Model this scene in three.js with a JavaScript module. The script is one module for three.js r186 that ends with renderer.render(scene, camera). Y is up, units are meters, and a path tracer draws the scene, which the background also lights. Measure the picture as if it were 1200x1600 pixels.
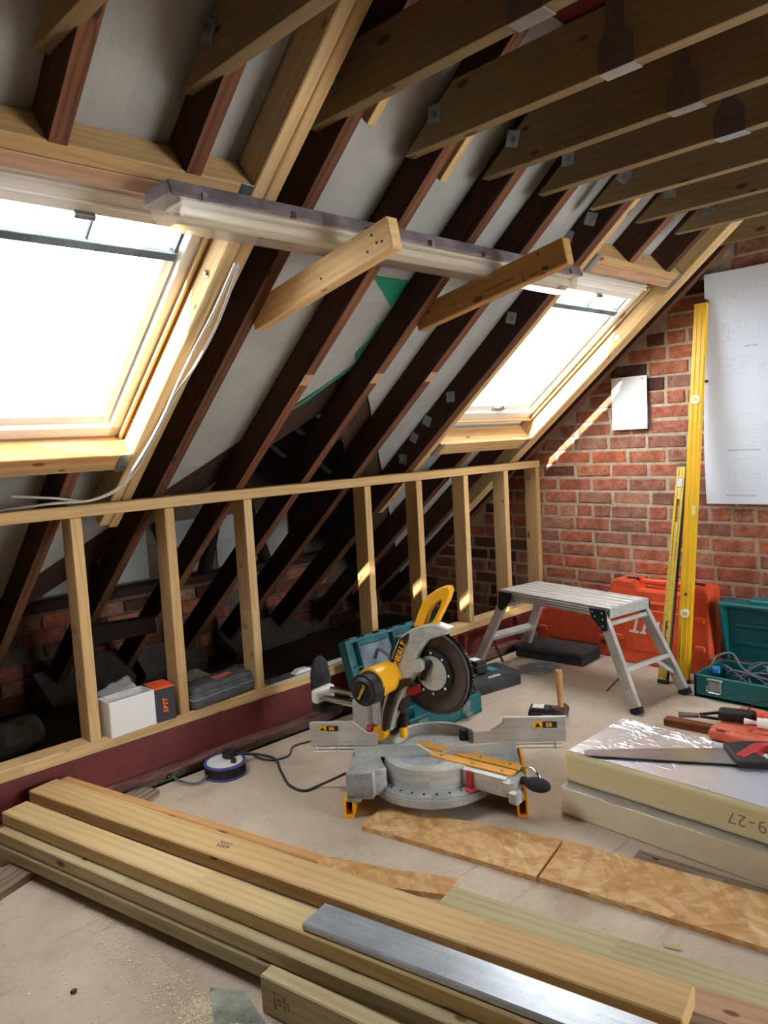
import * as THREE from 'three';
import { RoundedBoxGeometry } from 'three/addons/geometries/RoundedBoxGeometry.js';
import { mergeGeometries } from 'three/addons/utils/BufferGeometryUtils.js';

// ------------------------------------------------------------------ camera, sky, sun, exposure
const scene = new THREE.Scene();
const camera = new THREE.PerspectiveCamera(67.292, 3 / 4, 0.05, 200);
{
  const yaw = 0.765440, pitch = -0.093199, roll = -0.053951;
  const fw = new THREE.Vector3(Math.sin(yaw) * Math.cos(pitch), Math.sin(pitch), -Math.cos(yaw) * Math.cos(pitch));
  const r0 = fw.clone().cross(new THREE.Vector3(0, 1, 0)).normalize(), u0 = r0.clone().cross(fw);
  const up = u0.clone().multiplyScalar(Math.cos(roll)).addScaledVector(r0, -Math.sin(roll));
  camera.position.set(0, 1.4, 0);
  camera.up.copy(up);
  camera.lookAt(camera.position.clone().add(fw));
}
const renderer = new THREE.WebGLRenderer({ antialias: true });
renderer.toneMapping = THREE.LinearToneMapping;
renderer.toneMappingExposure = 2.2;
renderer.shadowMap.enabled = true;
scene.background = new THREE.Color().setRGB(0.93, 0.97, 1.0);
scene.backgroundIntensity = 7.5;
const sun = new THREE.DirectionalLight(new THREE.Color().setRGB(1.0, 0.86, 0.68), 22);
sun.position.set(1.5 - 8, 1.2 + 8 * 0.54, -2 + 8 * 0.2);
sun.target.position.set(1.5, 1.2, -2);
sun.castShadow = true;
Object.assign(sun.shadow.camera, { left: -6, right: 6, top: 5, bottom: -5, near: 0.5, far: 25 });
sun.shadow.mapSize.set(4096, 4096);
sun.shadow.radius = 1.5;
scene.add(sun, sun.target);

// ------------------------------------------------------------------ small tools
const rng = (a) => () => { a |= 0; a = (a + 0x6d2b79f5) | 0; let t = Math.imul(a ^ (a >>> 15), 1 | a); t = (t + Math.imul(t ^ (t >>> 7), 61 | t)) ^ t; return ((t ^ (t >>> 14)) >>> 0) / 4294967296; };
const R = rng(20240611);
const rr = (a, b) => a + (b - a) * R();
const hash = (x, y, s) => { let h = Math.imul(x, 374761393) + Math.imul(y, 668265263) + Math.imul(s, 974634541); h = Math.imul(h ^ (h >>> 13), 1274126177); return ((h ^ (h >>> 16)) >>> 0) / 4294967296; };
function vnoise(x, y, s = 1) {
  const xi = Math.floor(x), yi = Math.floor(y), fx = x - xi, fy = y - yi, u = fx * fx * (3 - 2 * fx), v = fy * fy * (3 - 2 * fy);
  const a = hash(xi, yi, s), b = hash(xi + 1, yi, s), c = hash(xi, yi + 1, s), d = hash(xi + 1, yi + 1, s);
  return a + (b - a) * u + (c - a) * v + (a - b - c + d) * u * v;
}
const fbm = (x, y, s = 1, o = 4) => { let t = 0, a = 0.5, n = 0; for (let i = 0; i < o; i++) { t += a * vnoise(x, y, s + i * 17); n += a; x *= 2.03; y *= 2.03; a *= 0.5; } return t / n; };
const clamp = (x, a = 0, b = 1) => Math.min(b, Math.max(a, x));
const used = new Map();
function numbered(name) { const n = used.get(name) || 0; used.set(name, n + 1); return n ? name + '_' + String(n).padStart(3, '0') : name; }

// a painted texture from a function (u, v) -> [r, g, b] in sRGB 0..255
function paint(w, h, f, srgb = true) {
  const d = new Uint8Array(w * h * 4);
  for (let y = 0; y < h; y++) for (let x = 0; x < w; x++) { const c = f(x / w, y / h), i = (y * w + x) * 4; d[i] = clamp(c[0], 0, 255); d[i + 1] = clamp(c[1], 0, 255); d[i + 2] = clamp(c[2], 0, 255); d[i + 3] = 255; }
  const t = new THREE.DataTexture(d, w, h, THREE.RGBAFormat);
  t.magFilter = THREE.LinearFilter; t.minFilter = THREE.LinearMipmapLinearFilter; t.generateMipmaps = true;
  t.wrapS = t.wrapT = THREE.RepeatWrapping; if (srgb) t.colorSpace = THREE.SRGBColorSpace; t.needsUpdate = true;
  return t;
}
function canvasTex(w, h, draw) {
  const c = document.createElement('canvas'); c.width = w; c.height = h; const g = c.getContext('2d'); draw(g, w, h);
  const t = new THREE.CanvasTexture(c); t.colorSpace = THREE.SRGBColorSpace; return t;
}
const mix = (a, b, t) => a.map((x, i) => x + (b[i] - x) * t);

// ------------------------------------------------------------------ geometry helpers (uv in metres)
function fin(g) {
  const n = g.index ? g.toNonIndexed() : g;
  for (const k of Object.keys(n.attributes)) if (!['position', 'normal', 'uv'].includes(k)) n.deleteAttribute(k);
  if (!n.attributes.uv) n.setAttribute('uv', new THREE.BufferAttribute(new Float32Array(n.attributes.position.count * 2), 2));
  n.morphAttributes = {};
  return n;
}
const M = (...gs) => { const l = gs.flat().map(fin); return l.length === 1 ? l[0] : mergeGeometries(l, false); };
function T(g, p = [0, 0, 0], r = [0, 0, 0], s = [1, 1, 1]) {
  const m = new THREE.Matrix4().compose(new THREE.Vector3(...p), new THREE.Quaternion().setFromEuler(new THREE.Euler(...r)), new THREE.Vector3(...s));
  return g.applyMatrix4(m);
}
// box uv by face, u along the grain axis
function boxUV(g, grain = 0, off = [0, 0]) {
  const p = g.attributes.position, n = g.attributes.normal, uv = new Float32Array(p.count * 2);
  for (let i = 0; i < p.count; i++) {
    const P = [p.getX(i), p.getY(i), p.getZ(i)], N = [Math.abs(n.getX(i)), Math.abs(n.getY(i)), Math.abs(n.getZ(i))];
    const k = N.indexOf(Math.max(...N)); let a = grain, b = [0, 1, 2].find((q) => q !== k && q !== grain);
    if (k === grain) { a = (grain + 1) % 3; b = (grain + 2) % 3; uv[i * 2] = P[a] * 0.08 + off[0]; uv[i * 2 + 1] = P[b] + off[1] + 0.13; } // end grain
    else { uv[i * 2] = P[a] + off[0]; uv[i * 2 + 1] = P[b] + off[1] + k * 0.11; }
  }
  g.setAttribute('uv', new THREE.BufferAttribute(uv, 2));
  return g;
}
// chamfered box, centred
function cbox(sx, sy, sz, c = 0.002, grain = -1, off) {
  const h = [sx / 2, sy / 2, sz / 2]; c = Math.min(c, h[0] * 0.9, h[1] * 0.9, h[2] * 0.9);
  const pos = [];
  const pt = (s, k) => [0, 1, 2].map((a) => s[a] * (a === k ? h[a] : h[a] - c)); // corner s on face k
  const tri = (a, b, d) => {
    const u = b.map((x, i) => x - a[i]), v = d.map((x, i) => x - a[i]);
    const n = [u[1] * v[2] - u[2] * v[1], u[2] * v[0] - u[0] * v[2], u[0] * v[1] - u[1] * v[0]], m = a.map((x, i) => x + b[i] + d[i]);
    if (n[0] * m[0] + n[1] * m[1] + n[2] * m[2] < 0) pos.push(...a, ...d, ...b); else pos.push(...a, ...b, ...d);
  };
  const quad = (a, b, d, e) => { tri(a, b, d); tri(a, d, e); };
  for (let k = 0; k < 3; k++) for (const s of [-1, 1]) {
    const a = (k + 1) % 3, b = (k + 2) % 3, q = (i, j) => { const v = [0, 0, 0]; v[k] = s; v[a] = i; v[b] = j; return pt(v, k); };
    quad(q(-1, -1), q(1, -1), q(1, 1), q(-1, 1));
  }
  for (let k = 0; k < 3; k++) for (const i of [-1, 1]) for (const j of [-1, 1]) {
    const a = (k + 1) % 3, b = (k + 2) % 3, v = (s, f) => { const w = [0, 0, 0]; w[k] = s; w[a] = i; w[b] = j; return pt(w, f); };
    quad(v(-1, a), v(1, a), v(1, b), v(-1, b));
  }
  for (const i of [-1, 1]) for (const j of [-1, 1]) for (const k of [-1, 1]) { const s = [i, j, k]; tri(pt(s, 0), pt(s, 1), pt(s, 2)); }
  const g = new THREE.BufferGeometry(); g.setAttribute('position', new THREE.Float32BufferAttribute(pos, 3)); g.computeVertexNormals();
  return boxUV(g, grain < 0 ? h.indexOf(Math.max(...h)) : grain, off || [R() * 1.5, R() * 0.4]);
}
const B = (sx, sy, sz, p, r, c = 0.002) => T(cbox(sx, sy, sz, c), p, r);
const RB = (sx, sy, sz, rad, p, r, seg = 3) => T(fin(new RoundedBoxGeometry(sx, sy, sz, seg, Math.min(rad, sx / 2.01, sy / 2.01, sz / 2.01))), p, r);
// cylinder along an axis, centred
function C(r1, r2, h, p, axis = 'y', seg = 24) { const g = new THREE.CylinderGeometry(r1, r2, h, seg); if (axis === 'x') g.rotateZ(-Math.PI / 2); if (axis === 'z') g.rotateX(Math.PI / 2); return T(g, p); }
const V = (p) => new THREE.Vector3(...p);
const tube = (pts, r, n = 60, seg = 8) => new THREE.TubeGeometry(new THREE.CatmullRomCurve3(pts.map(V)), n, r, seg, false);
// straight bar between two points
function bar(a, b, r, seg = 10) { const A = V(a), D = V(b).sub(A), L = D.length(); const g = new THREE.CylinderGeometry(r, r, L, seg); g.applyQuaternion(new THREE.Quaternion().setFromUnitVectors(new THREE.Vector3(0, 1, 0), D.normalize())); const m = A.add(V(b)).multiplyScalar(0.5); return g.translate(m.x, m.y, m.z); }
// rectangular bar between two points: w across (towards `side`), t thick
function rbar(a, b, w, t, side = [0, 0, 1], c = 0.002) {
  const A = V(a), Bv = V(b), x = Bv.clone().sub(A), L = x.length(); x.normalize();
  const z = V(side).sub(x.clone().multiplyScalar(V(side).dot(x))).normalize(), y = z.clone().cross(x);
  const m = new THREE.Matrix4().makeBasis(x, y, z).setPosition(A.add(Bv).multiplyScalar(0.5));
  return cbox(L, t, w, c, 0).applyMatrix4(m);
}
const shape = (pts) => { const s = new THREE.Shape(); pts.forEach(([x, y], i) => (i ? s.lineTo(x, y) : s.moveTo(x, y))); s.closePath(); return s; };
function ext(pts, d, bev = 0.002, holes = [], curve = 8) {
  const s = pts instanceof THREE.Shape ? pts : shape(pts); for (const h of holes) s.holes.push(h instanceof THREE.Path ? h : new THREE.Path(h.map((q) => new THREE.Vector2(...q))));
  return fin(new THREE.ExtrudeGeometry(s, { depth: Math.max(d - 2 * bev, 0.0002), bevelEnabled: bev > 0, bevelSize: bev, bevelThickness: bev, bevelSegments: 2, bevelOffset: -bev, curveSegments: curve }).translate(0, 0, bev));
}
function rrect(w, h, r, cx = 0, cy = 0, P = THREE.Shape) {
  const s = new P(), x = cx - w / 2, y = cy - h / 2;
  s.moveTo(x + r, y); s.lineTo(x + w - r, y); s.quadraticCurveTo(x + w, y, x + w, y + r); s.lineTo(x + w, y + h - r); s.quadraticCurveTo(x + w, y + h, x + w - r, y + h); s.lineTo(x + r, y + h); s.quadraticCurveTo(x, y + h, x, y + h - r); s.lineTo(x, y + r); s.quadraticCurveTo(x, y, x + r, y);
  return s;
}
const planeG = (w, h, p, r) => T(fin(new THREE.PlaneGeometry(w, h)), p, r);

// ------------------------------------------------------------------ things
function mesh(name, geo, mat, parent, label) {
  const m = new THREE.Mesh(Array.isArray(geo) ? M(...geo) : geo, mat); m.name = parent === scene ? numbered(name) : name; m.castShadow = m.receiveShadow = true;
  if (parent !== scene) { const n = parent.children.filter((c) => c.name === name || c.name.startsWith(name + '_0') || c.name.startsWith(name + '_1')).length; if (n) m.name = name + '_' + String(n).padStart(3, '0'); }
  parent.add(m); if (label) m.userData.label = label; return m;
}
function tag(o, label, category, group, kind) { o.userData.label = label; if (category) o.userData.category = category; if (group) o.userData.group = group; if (kind) o.userData.kind = kind; return o; }
function thing(name, label, category, p = [0, 0, 0], ry = 0, group) { const o = new THREE.Group(); o.name = numbered(name); o.position.set(...p); o.rotation.y = ry; scene.add(o); return tag(o, label, category, group); }
function solo(name, geo, mat, label, category, p = [0, 0, 0], r = [0, 0, 0], group) { const m = mesh(name, geo, mat, scene); m.position.set(...p); m.rotation.set(...r); return tag(m, label, category, group); }
function struct(name, geo, mat, parent = scene) { const m = mesh(name, geo, mat, parent); if (parent === scene) m.userData.kind = 'structure'; return m; }
function structGroup(name) { const o = new THREE.Group(); o.name = numbered(name); o.userData.kind = 'structure'; scene.add(o); return o; }

// ------------------------------------------------------------------ textures
// wood, one unit of uv = 1 m; the texture is 2 m by 0.5 m
const knots = Array.from({ length: 11 }, () => [R() * 2, R() * 0.5, rr(0.006, 0.013)]);
const woodF = (light, dark, knot, ringAmt) => (u, v) => {
  const X = u * 2, Y = v * 0.5; let yy = Y, k = 0;
  for (const [kx, ky, kr] of knots) { const dx = (X - kx) * 0.45, dy = Y - ky, d = Math.hypot(dx, dy); if (d < 0.08) { yy += Math.sign(dy) * kr * Math.exp(-(d * d) / (kr * kr * 5)) * 0.9; k = Math.max(k, 1 - clamp((d - kr * 0.6) / (kr * 0.45))); } }
  const ring = Math.sin((yy * 210 + fbm(X * 1.1, yy * 9, 3) * 11) * 1.0) * 0.5 + 0.5, fib = fbm(X * 14, yy * 620, 7, 3), patch = fbm(X * 2.2, yy * 9, 11, 3);
  let t = clamp(ringAmt * ring * ring + 0.42 * fib + 0.55 * (patch - 0.5) - 0.08);
  const c = mix(light, dark, t);
  return mix(c, knot, k * 0.85);
};
const woodMap = paint(1024, 256, woodF([255, 251, 244], [206, 184, 152], [140, 100, 70], 0.26));
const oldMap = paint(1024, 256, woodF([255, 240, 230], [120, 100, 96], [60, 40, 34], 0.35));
for (const t of [woodMap, oldMap]) t.repeat.set(0.5, 2);
const woodBump = woodMap;
const brickMap = paint(512, 512, (u, v) => {
  const n = fbm(u * 9, v * 9, 21, 5), f = fbm(u * 60, v * 60, 33, 3), m = fbm(u * 5 + 7, v * 5, 41, 4);
  let c = mix([255, 247, 242], [186, 166, 160], clamp((n - 0.35) * 1.7)); c = mix(c, [118, 96, 92], clamp((f - 0.6) * 2.4));
  c = mix(c, [205, 205, 200], clamp((m - 0.6) * 5) * 0.55); return c;
});
brickMap.repeat.set(2.2, 2.2);
const mortarMap = paint(256, 256, (u, v) => { const n = fbm(u * 12, v * 12, 51, 5), f = vnoise(u * 90, v * 90, 61); return mix([238, 232, 222], [176, 166, 154], clamp(0.9 * n + 0.4 * f - 0.25)); });
mortarMap.repeat.set(2.5, 2.5);
const floorMap = paint(2048, 2048, (u, v) => { // 5 m square
  const X = u * 5, Y = v * 5, n = fbm(X * 1.3, Y * 1.3, 71, 4), m = fbm(X * 5 + 3, Y * 5, 73, 4), f = vnoise(X * 170, Y * 170, 79), g = vnoise(X * 60, Y * 300, 83), sc = fbm(X * 3, Y * 34, 89, 3);
  let c = mix([206, 193, 175], [176, 163, 147], clamp((n - 0.3) * 1.6)); c = mix(c, [152, 134, 116], clamp((m - 0.56) * 3.2) * 0.5);
  c = mix(c, [228, 216, 198], clamp((0.42 - m) * 4) * 0.45); c = mix(c, [118, 98, 82], clamp((f - 0.82) * 4) * 0.45 + clamp((sc - 0.7) * 4) * 0.25); return c.map((x) => x + (g - 0.5) * 9);
});
floorMap.repeat.set(0.2, 0.2);
const feltMap = paint(512, 512, (u, v) => { const n = fbm(u * 5, v * 5, 91, 5), f = vnoise(u * 200, v * 200, 97), w = fbm(u * 30, v * 3, 99, 3); const k = clamp(0.75 * n + 0.15 * f + 0.25 * w - 0.1); return mix([238, 236, 230], [186, 184, 180], k); });
const concreteMap = paint(256, 256, (u, v) => { const n = fbm(u * 8, v * 8, 131, 5), f = vnoise(u * 120, v * 120, 137); return mix([225, 222, 216], [120, 112, 106], clamp(n * 0.9 + f * 0.3 - 0.2)); });
const osbMap = canvasTex(1024, 1024, (g, w, h) => { // 1.2 m square
  g.fillStyle = '#d3ab75'; g.fillRect(0, 0, w, h);
  const q = rng(77), cols = ['#dcb57e', '#cf9f62', '#b98447', '#e6c898', '#c08d55', '#d7a96d', '#a8733c', '#eed6ac', '#c79a5c', '#b77c50'];
  for (let i = 0; i < 5200; i++) { g.save(); g.translate(q() * w, q() * h); g.rotate((q() - 0.5) * 1.9 + (q() < 0.25 ? 1.4 : 0)); g.globalAlpha = 0.12 + 0.3 * q(); g.fillStyle = cols[Math.floor(q() * cols.length)]; const l = 40 + q() * 120, t = 8 + q() * 26; g.beginPath(); g.moveTo(-l / 2, -t / 2); g.lineTo(l / 2 - q() * 14, -t / 2 + q() * 5); g.lineTo(l / 2, t / 2 - q() * 4); g.lineTo(-l / 2 + q() * 16, t / 2); g.fill(); g.globalAlpha = 0.07; g.strokeStyle = '#6b4420'; g.lineWidth = 1; g.stroke(); g.restore(); }
});
osbMap.wrapS = osbMap.wrapT = THREE.RepeatWrapping; osbMap.repeat.set(1 / 1.2, 1 / 1.2);
const foilBump = paint(512, 512, (u, v) => { const n = fbm(u * 7, v * 22, 151, 4), c = Math.pow(clamp(1 - Math.abs(fbm(u * 5, v * 16, 157, 3) - 0.5) * 14), 3) * clamp((fbm(u * 3, v * 3, 161, 2) - 0.45) * 5); const k = 120 + 60 * (n - 0.5) + 120 * c; return [k, k, k]; }, false);
foilBump.repeat.set(1.6, 1.6);
const foamMap = paint(256, 256, (u, v) => { const n = fbm(u * 6, v * 14, 171, 4), f = vnoise(u * 128, v * 128, 173); return mix([255, 252, 240], [238, 230, 208], clamp(0.7 * n + 0.35 * f - 0.12)); });
foamMap.repeat.set(2, 2);
const scuffMap = paint(512, 512, (u, v) => { const n = fbm(u * 8, v * 8, 181, 4), s = fbm(u * 4, v * 70, 191, 3), f = vnoise(u * 140, v * 140, 193); return mix([255, 255, 255], [182, 182, 182], clamp(0.65 * n + 0.5 * (s - 0.4) + 0.2 * f - 0.18)); });
scuffMap.repeat.set(1.5, 1.5);
const dustMap = paint(512, 512, (u, v) => { const n = fbm(u * 6, v * 6, 201, 5), f = vnoise(u * 150, v * 150, 211); return mix([255, 255, 255], [120, 120, 120], clamp(1.3 * (n - 0.3) + 0.25 * f)); });
dustMap.repeat.set(2, 2);

// ------------------------------------------------------------------ materials
const mat = (color, rough = 0.8, o = {}) => new THREE.MeshStandardMaterial({ color, roughness: rough, side: THREE.DoubleSide, ...o });
const wood = (color, rough = 0.75) => mat(color, rough, { map: woodMap, bumpMap: woodMap, bumpScale: 0.0006 });
const oldw = (color, rough = 0.9) => mat(color, rough, { map: oldMap, bumpMap: oldMap, bumpScale: 0.0015 });
const m = {
  pine: wood('#d2b483'), pine2: wood('#d6ba8c'), pine3: wood('#c8a878'), honey: wood('#d4b683'), pale: wood('#cfc3a0'), green: wood('#bcb592'), pink: wood('#c5a085'), joist: wood('#93805f'), joist2: wood('#857354'), joist3: wood('#8f7c5e'), orange: wood('#cfa06c'),
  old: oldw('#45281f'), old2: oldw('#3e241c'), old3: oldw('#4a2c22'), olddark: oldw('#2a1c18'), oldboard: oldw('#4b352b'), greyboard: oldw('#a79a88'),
  bare: [oldw('#7c5439'), oldw('#704a31'), oldw('#845a3e')], steeldust: mat('#8f5f58', 0.85, { map: dustMap }), steelred: mat('#7e2f2a', 0.62, { map: scuffMap }), red: mat('#b9262b', 0.5),  // bare: paler browns for the rafter undersides
  galv: mat('#a9aeb2', 0.38, { metalness: 0.85, map: scuffMap }), strap: mat('#77696a', 0.5, { metalness: 0.35, map: scuffMap }), chrome: mat('#d8dadc', 0.14, { metalness: 1 }), alu: mat('#d2d2ce', 0.45, { metalness: 0.35, map: scuffMap }), aluface: mat('#cfd6de', 0.32, { metalness: 0.55, map: scuffMap }), cast: mat('#c6c9c8', 0.5, { metalness: 0.2, map: dustMap }), castlight: mat('#d0d2cd', 0.45, { metalness: 0.25, map: scuffMap }), fence: mat('#cbc8c0', 0.42, { metalness: 0.35, map: scuffMap }), steel: mat('#b9bcbe', 0.25, { metalness: 0.95, map: scuffMap }), darksteel: mat('#46403e', 0.42, { metalness: 0.7, map: scuffMap }), blade: mat('#7a6c66', 0.4, { metalness: 0.6, map: scuffMap }),
  yellow: mat('#f0a912', 0.45), levelyellow: mat('#e6b412', 0.42), levelold: mat('#dcbf45', 0.5, { map: scuffMap }), sawyellow: mat('#f5b21c', 0.4), kerf: mat('#eda93a', 0.55),
  black: mat('#1b1b1c', 0.55), rubber: mat('#232325', 0.8), blackdust: mat('#3d3e40', 0.75, { map: dustMap }), fabric: mat('#3a3b3e', 0.95, { map: dustMap }),
  teal: mat('#0f6a6f', 0.5, { map: scuffMap }), tealdust: mat('#3f7f88', 0.7, { map: dustMap }), tealdark: mat('#0b4b52', 0.55), greydust: mat('#8b9aa6', 0.85, { map: dustMap }),
  case: mat('#f45f38', 0.45, { map: scuffMap }), casered: mat('#cf4a30', 0.5, { map: scuffMap }), casesalmon: mat('#f2765a', 0.45, { map: scuffMap }),
  white: mat('#e9e8e4', 0.5), winwhite: mat('#ece6da', 0.4), card: mat('#e6e5e3', 0.8), boxblack: mat('#2b2b2e', 0.6), paper: mat('#e9edf3', 0.85), cable: mat('#c9c9c6', 0.5), cord: mat('#3a3c42', 0.6), greycord: mat('#5c666c', 0.55),
  felt: new THREE.MeshPhysicalMaterial({ color: '#c4c4c2', roughness: 0.92, map: feltMap, bumpMap: feltMap, bumpScale: 0.004, side: THREE.DoubleSide }), greenfelt: mat('#12805f', 0.8), greenlit: new THREE.MeshPhysicalMaterial({ color: '#16a07c', roughness: 0.9, transmission: 0.5, thickness: 0, side: THREE.DoubleSide }),
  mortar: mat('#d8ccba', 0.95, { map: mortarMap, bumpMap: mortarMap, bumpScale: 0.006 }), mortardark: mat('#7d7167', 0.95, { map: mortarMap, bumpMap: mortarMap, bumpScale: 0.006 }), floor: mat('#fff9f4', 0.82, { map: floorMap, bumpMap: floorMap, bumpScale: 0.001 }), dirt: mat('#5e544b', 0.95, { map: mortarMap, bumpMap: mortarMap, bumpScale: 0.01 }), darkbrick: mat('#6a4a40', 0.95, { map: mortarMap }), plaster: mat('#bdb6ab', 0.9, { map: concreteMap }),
  osb: mat('#ffffff', 0.75, { map: osbMap, bumpMap: osbMap, bumpScale: 0.0012 }), osbedge: wood('#9a6f45'), foam: mat('#efe5c2', 0.9, { map: foamMap }), foampale: mat('#f0ecdc', 0.9, { map: foamMap }), foil: mat('#dfe5ee', 0.3, { metalness: 0.9, bumpMap: foilBump, bumpScale: 0.004 }),
  glass: new THREE.MeshPhysicalMaterial({ color: '#ffffff', roughness: 0.02, transmission: 1, thickness: 0, ior: 1.5 }), clear: new THREE.MeshPhysicalMaterial({ color: '#f4f0e8', roughness: 0.16, transmission: 0.88, thickness: 0, ior: 1.45, side: THREE.DoubleSide }), film: new THREE.MeshPhysicalMaterial({ color: '#ffffff', roughness: 0.2, transmission: 0.8, thickness: 0, ior: 1.4, side: THREE.DoubleSide }), smoke: new THREE.MeshPhysicalMaterial({ color: '#8a7a74', roughness: 0.35, transmission: 0.5, thickness: 0, ior: 1.45, side: THREE.DoubleSide }),
  tubeglass: mat('#eceae2', 0.3), brown: mat('#6e3f25', 0.8), head: mat('#6a5a52', 0.6, { metalness: 0.3, map: dustMap }), haft: wood('#c79c68'), purple: mat('#4a4e94', 0.5), blue: mat('#1f6fb6', 0.6), nails: mat('#9a9fa1', 0.45, { metalness: 0.5 }), chips: wood('#d7b483'), greensheet: mat('#b4baa9', 0.85, { map: dustMap }), insul: mat('#8c8e8a', 0.95, { map: dustMap }), greenbag: mat('#2d4a44', 0.8), laths: mat('#9aa0a2', 0.9), stone: mat('#8a8580', 0.95, { map: concreteMap, bumpMap: concreteMap, bumpScale: 0.008 }),
};
const print = (w, h, draw, rough = 0.6) => new THREE.MeshStandardMaterial({ map: canvasTex(w, h, draw), roughness: rough, transparent: true, alphaTest: 0.35 });

// ------------------------------------------------------------------ the roof's frame of reference: x along the eaves, v up the slope, w into the room
const AL = Math.PI / 180 * (90 - 39.5), CS = Math.cos(AL), SN = Math.sin(AL); // v = (0, CS, SN), w = (0, -SN, CS)
const S = (x, v, w) => [x, 1.23 + v * CS - w * SN, -3 + v * SN + w * CS];
const onSlope = (o, x, v, w) => { o.position.set(...S(x, v, w)); o.rotation.x = AL; return o; };
const GX = 4.32, KZ = -2.96, EAVE = -2.05, RIDGE = 3.95;

// ================================================================== SETTING
struct('floor', T(cbox(7.2, 0.12, 5.7, 0.001, 0, [0, 0]), [0.9, -0.06, -0.1]), m.floor);
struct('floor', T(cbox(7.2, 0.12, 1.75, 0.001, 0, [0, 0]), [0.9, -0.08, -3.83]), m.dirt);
// front slope: lining with openings for the two windows and for the valley of the cross roof
const W1 = { x0: 0.515, x1: 1.365, v0: 0.262, v1: 1.352 }, W2 = { x0: 3.19, x1: 4.05, v0: 0.2, v1: 1.4 };
const apexX = 2.368, apexY = 1.759, kL = 0.806, kR = 0.752;
const LW = 0.125, yToV = (y) => (y - 1.23 - LW * SN) / CS; // on the lining
{
  const rect = (w) => [[w.x0, w.v0], [w.x0, w.v1], [w.x1, w.v1], [w.x1, w.v0]];
  const yb = 0.12, hole = [[apexX, yToV(apexY)], [apexX - (apexY - yb) / kL, yToV(yb)], [apexX + (apexY - yb) / kR, yToV(yb)]];
  const c = structGroup('ceiling');
  const l = mesh('roof_lining', ext([[-2.6, EAVE], [GX, EAVE], [GX, RIDGE], [-2.6, RIDGE]], 0.01, 0, [rect(W1), rect(W2), hole]), m.felt, c); onSlope(l, 0, 0, -LW - 0.01);
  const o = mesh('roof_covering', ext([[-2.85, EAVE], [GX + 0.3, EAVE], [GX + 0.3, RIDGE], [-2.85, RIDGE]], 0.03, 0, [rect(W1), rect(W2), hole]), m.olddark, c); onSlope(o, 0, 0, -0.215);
  // rear slope and the flat roof of the space behind the camera
  { const g = ext([[-2.85, -1.25], [4.6, -1.25], [4.6, 1.25], [-2.85, 1.25]], 0.06, 0); const r = mesh('rear_slope', g, m.oldboard, c); r.rotation.x = -(Math.PI / 2 - 0.69); r.position.set(0, 3.09, 0.94); }
  mesh('flat_roof', B(7.3, 0.1, 1.2, [0.95, 2.48, 2.25]), m.oldboard, c);
  // cross roof over the front gable
  const quad = (a, b, d, e, t) => { const g = new THREE.BufferGeometry(), P = [a, b, d, e].map(V), n = P[1].clone().sub(P[0]).cross(P[2].clone().sub(P[0])).normalize().multiplyScalar(t); if (n.y < 0) n.negate(); const Q = P.map((p) => p.clone().add(n)), f = (...q) => q.flatMap((p) => [p.x, p.y, p.z]); g.setAttribute('position', new THREE.Float32BufferAttribute([...f(P[0], P[1], P[2], P[0], P[2], P[3]), ...f(Q[0], Q[2], Q[1], Q[0], Q[3], Q[2]), ...[0, 1, 2, 3].flatMap((i) => { const j = (i + 1) % 4; return f(P[i], Q[i], Q[j], P[i], Q[j], P[j]); })], 3)); g.computeVertexNormals(); return boxUV(g, 2); };
  const zOf = (y) => -3 + (y - 1.23 - LW / SN) / CS * SN;
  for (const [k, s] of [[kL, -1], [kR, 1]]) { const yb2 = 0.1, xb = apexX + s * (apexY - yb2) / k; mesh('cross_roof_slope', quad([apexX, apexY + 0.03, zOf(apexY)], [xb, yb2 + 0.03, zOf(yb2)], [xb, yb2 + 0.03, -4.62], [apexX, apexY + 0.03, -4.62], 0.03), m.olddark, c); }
  // slate and lath strips that show grey between the dark boards inside the cross roof
  for (const [x, z, l] of [[2.72, -3.0, 0.17], [2.86, -3.22, 0.2], [2.66, -3.5, 0.24], [2.98, -3.66, 0.26], [2.84, -3.92, 0.22], [3.1, -3.4, 0.2], [2.6, -3.2, 0.16]]) mesh('lath', B(l, 0.012, 0.05, [x, apexY - (x - apexX) * kR - 0.01, z], [0, 0, -Math.atan(kR)]), m.laths, c);
  for (const [x, z] of [[2.1, -3.15], [1.75, -3.4], [1.4, -3.7], [2.25, -3.7]]) mesh('lath', B(0.035, 0.02, 1.0, [x, apexY - (apexX - x) * kL - 0.01, z - 0.4]), m.old2, c);
}
// gable wall: mortar face with every visible brick on it
const brickCols = ['#b9765e', '#b36d58', '#bd7c5e', '#ae725e', '#a3715f', '#c47353', '#a97a67', '#9a6e60', '#b5856e'];
const brickMats = brickCols.map((c) => mat(c, 0.92, { map: brickMap, bumpMap: brickMap, bumpScale: 0.004 }));
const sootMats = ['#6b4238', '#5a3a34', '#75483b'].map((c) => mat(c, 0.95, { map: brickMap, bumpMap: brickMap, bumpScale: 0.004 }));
function brickGeo(l, h, d) { // worn arrises
  const g = cbox(d, h, l, 0.006, 2), p = g.attributes.position, s = R() * 900;
  for (let i = 0; i < p.count; i++) { const x = p.getX(i), y = p.getY(i), z = p.getZ(i); const q = (k) => (vnoise(y * 60 + s + k, z * 40 + k * 3, 5) - 0.5) * 0.006; p.setXYZ(i, x, y + q(1), z + q(9)); }
  g.computeVertexNormals(); return g;
}
const brickVar = Array.from({ length: 8 }, () => brickGeo(0.234, 0.071, 0.02)), halfVar = Array.from({ length: 4 }, () => brickGeo(0.109, 0.071, 0.02));
const feltY = (z) => 1.23 + LW / SN + (z + 3) * CS / SN;
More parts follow.
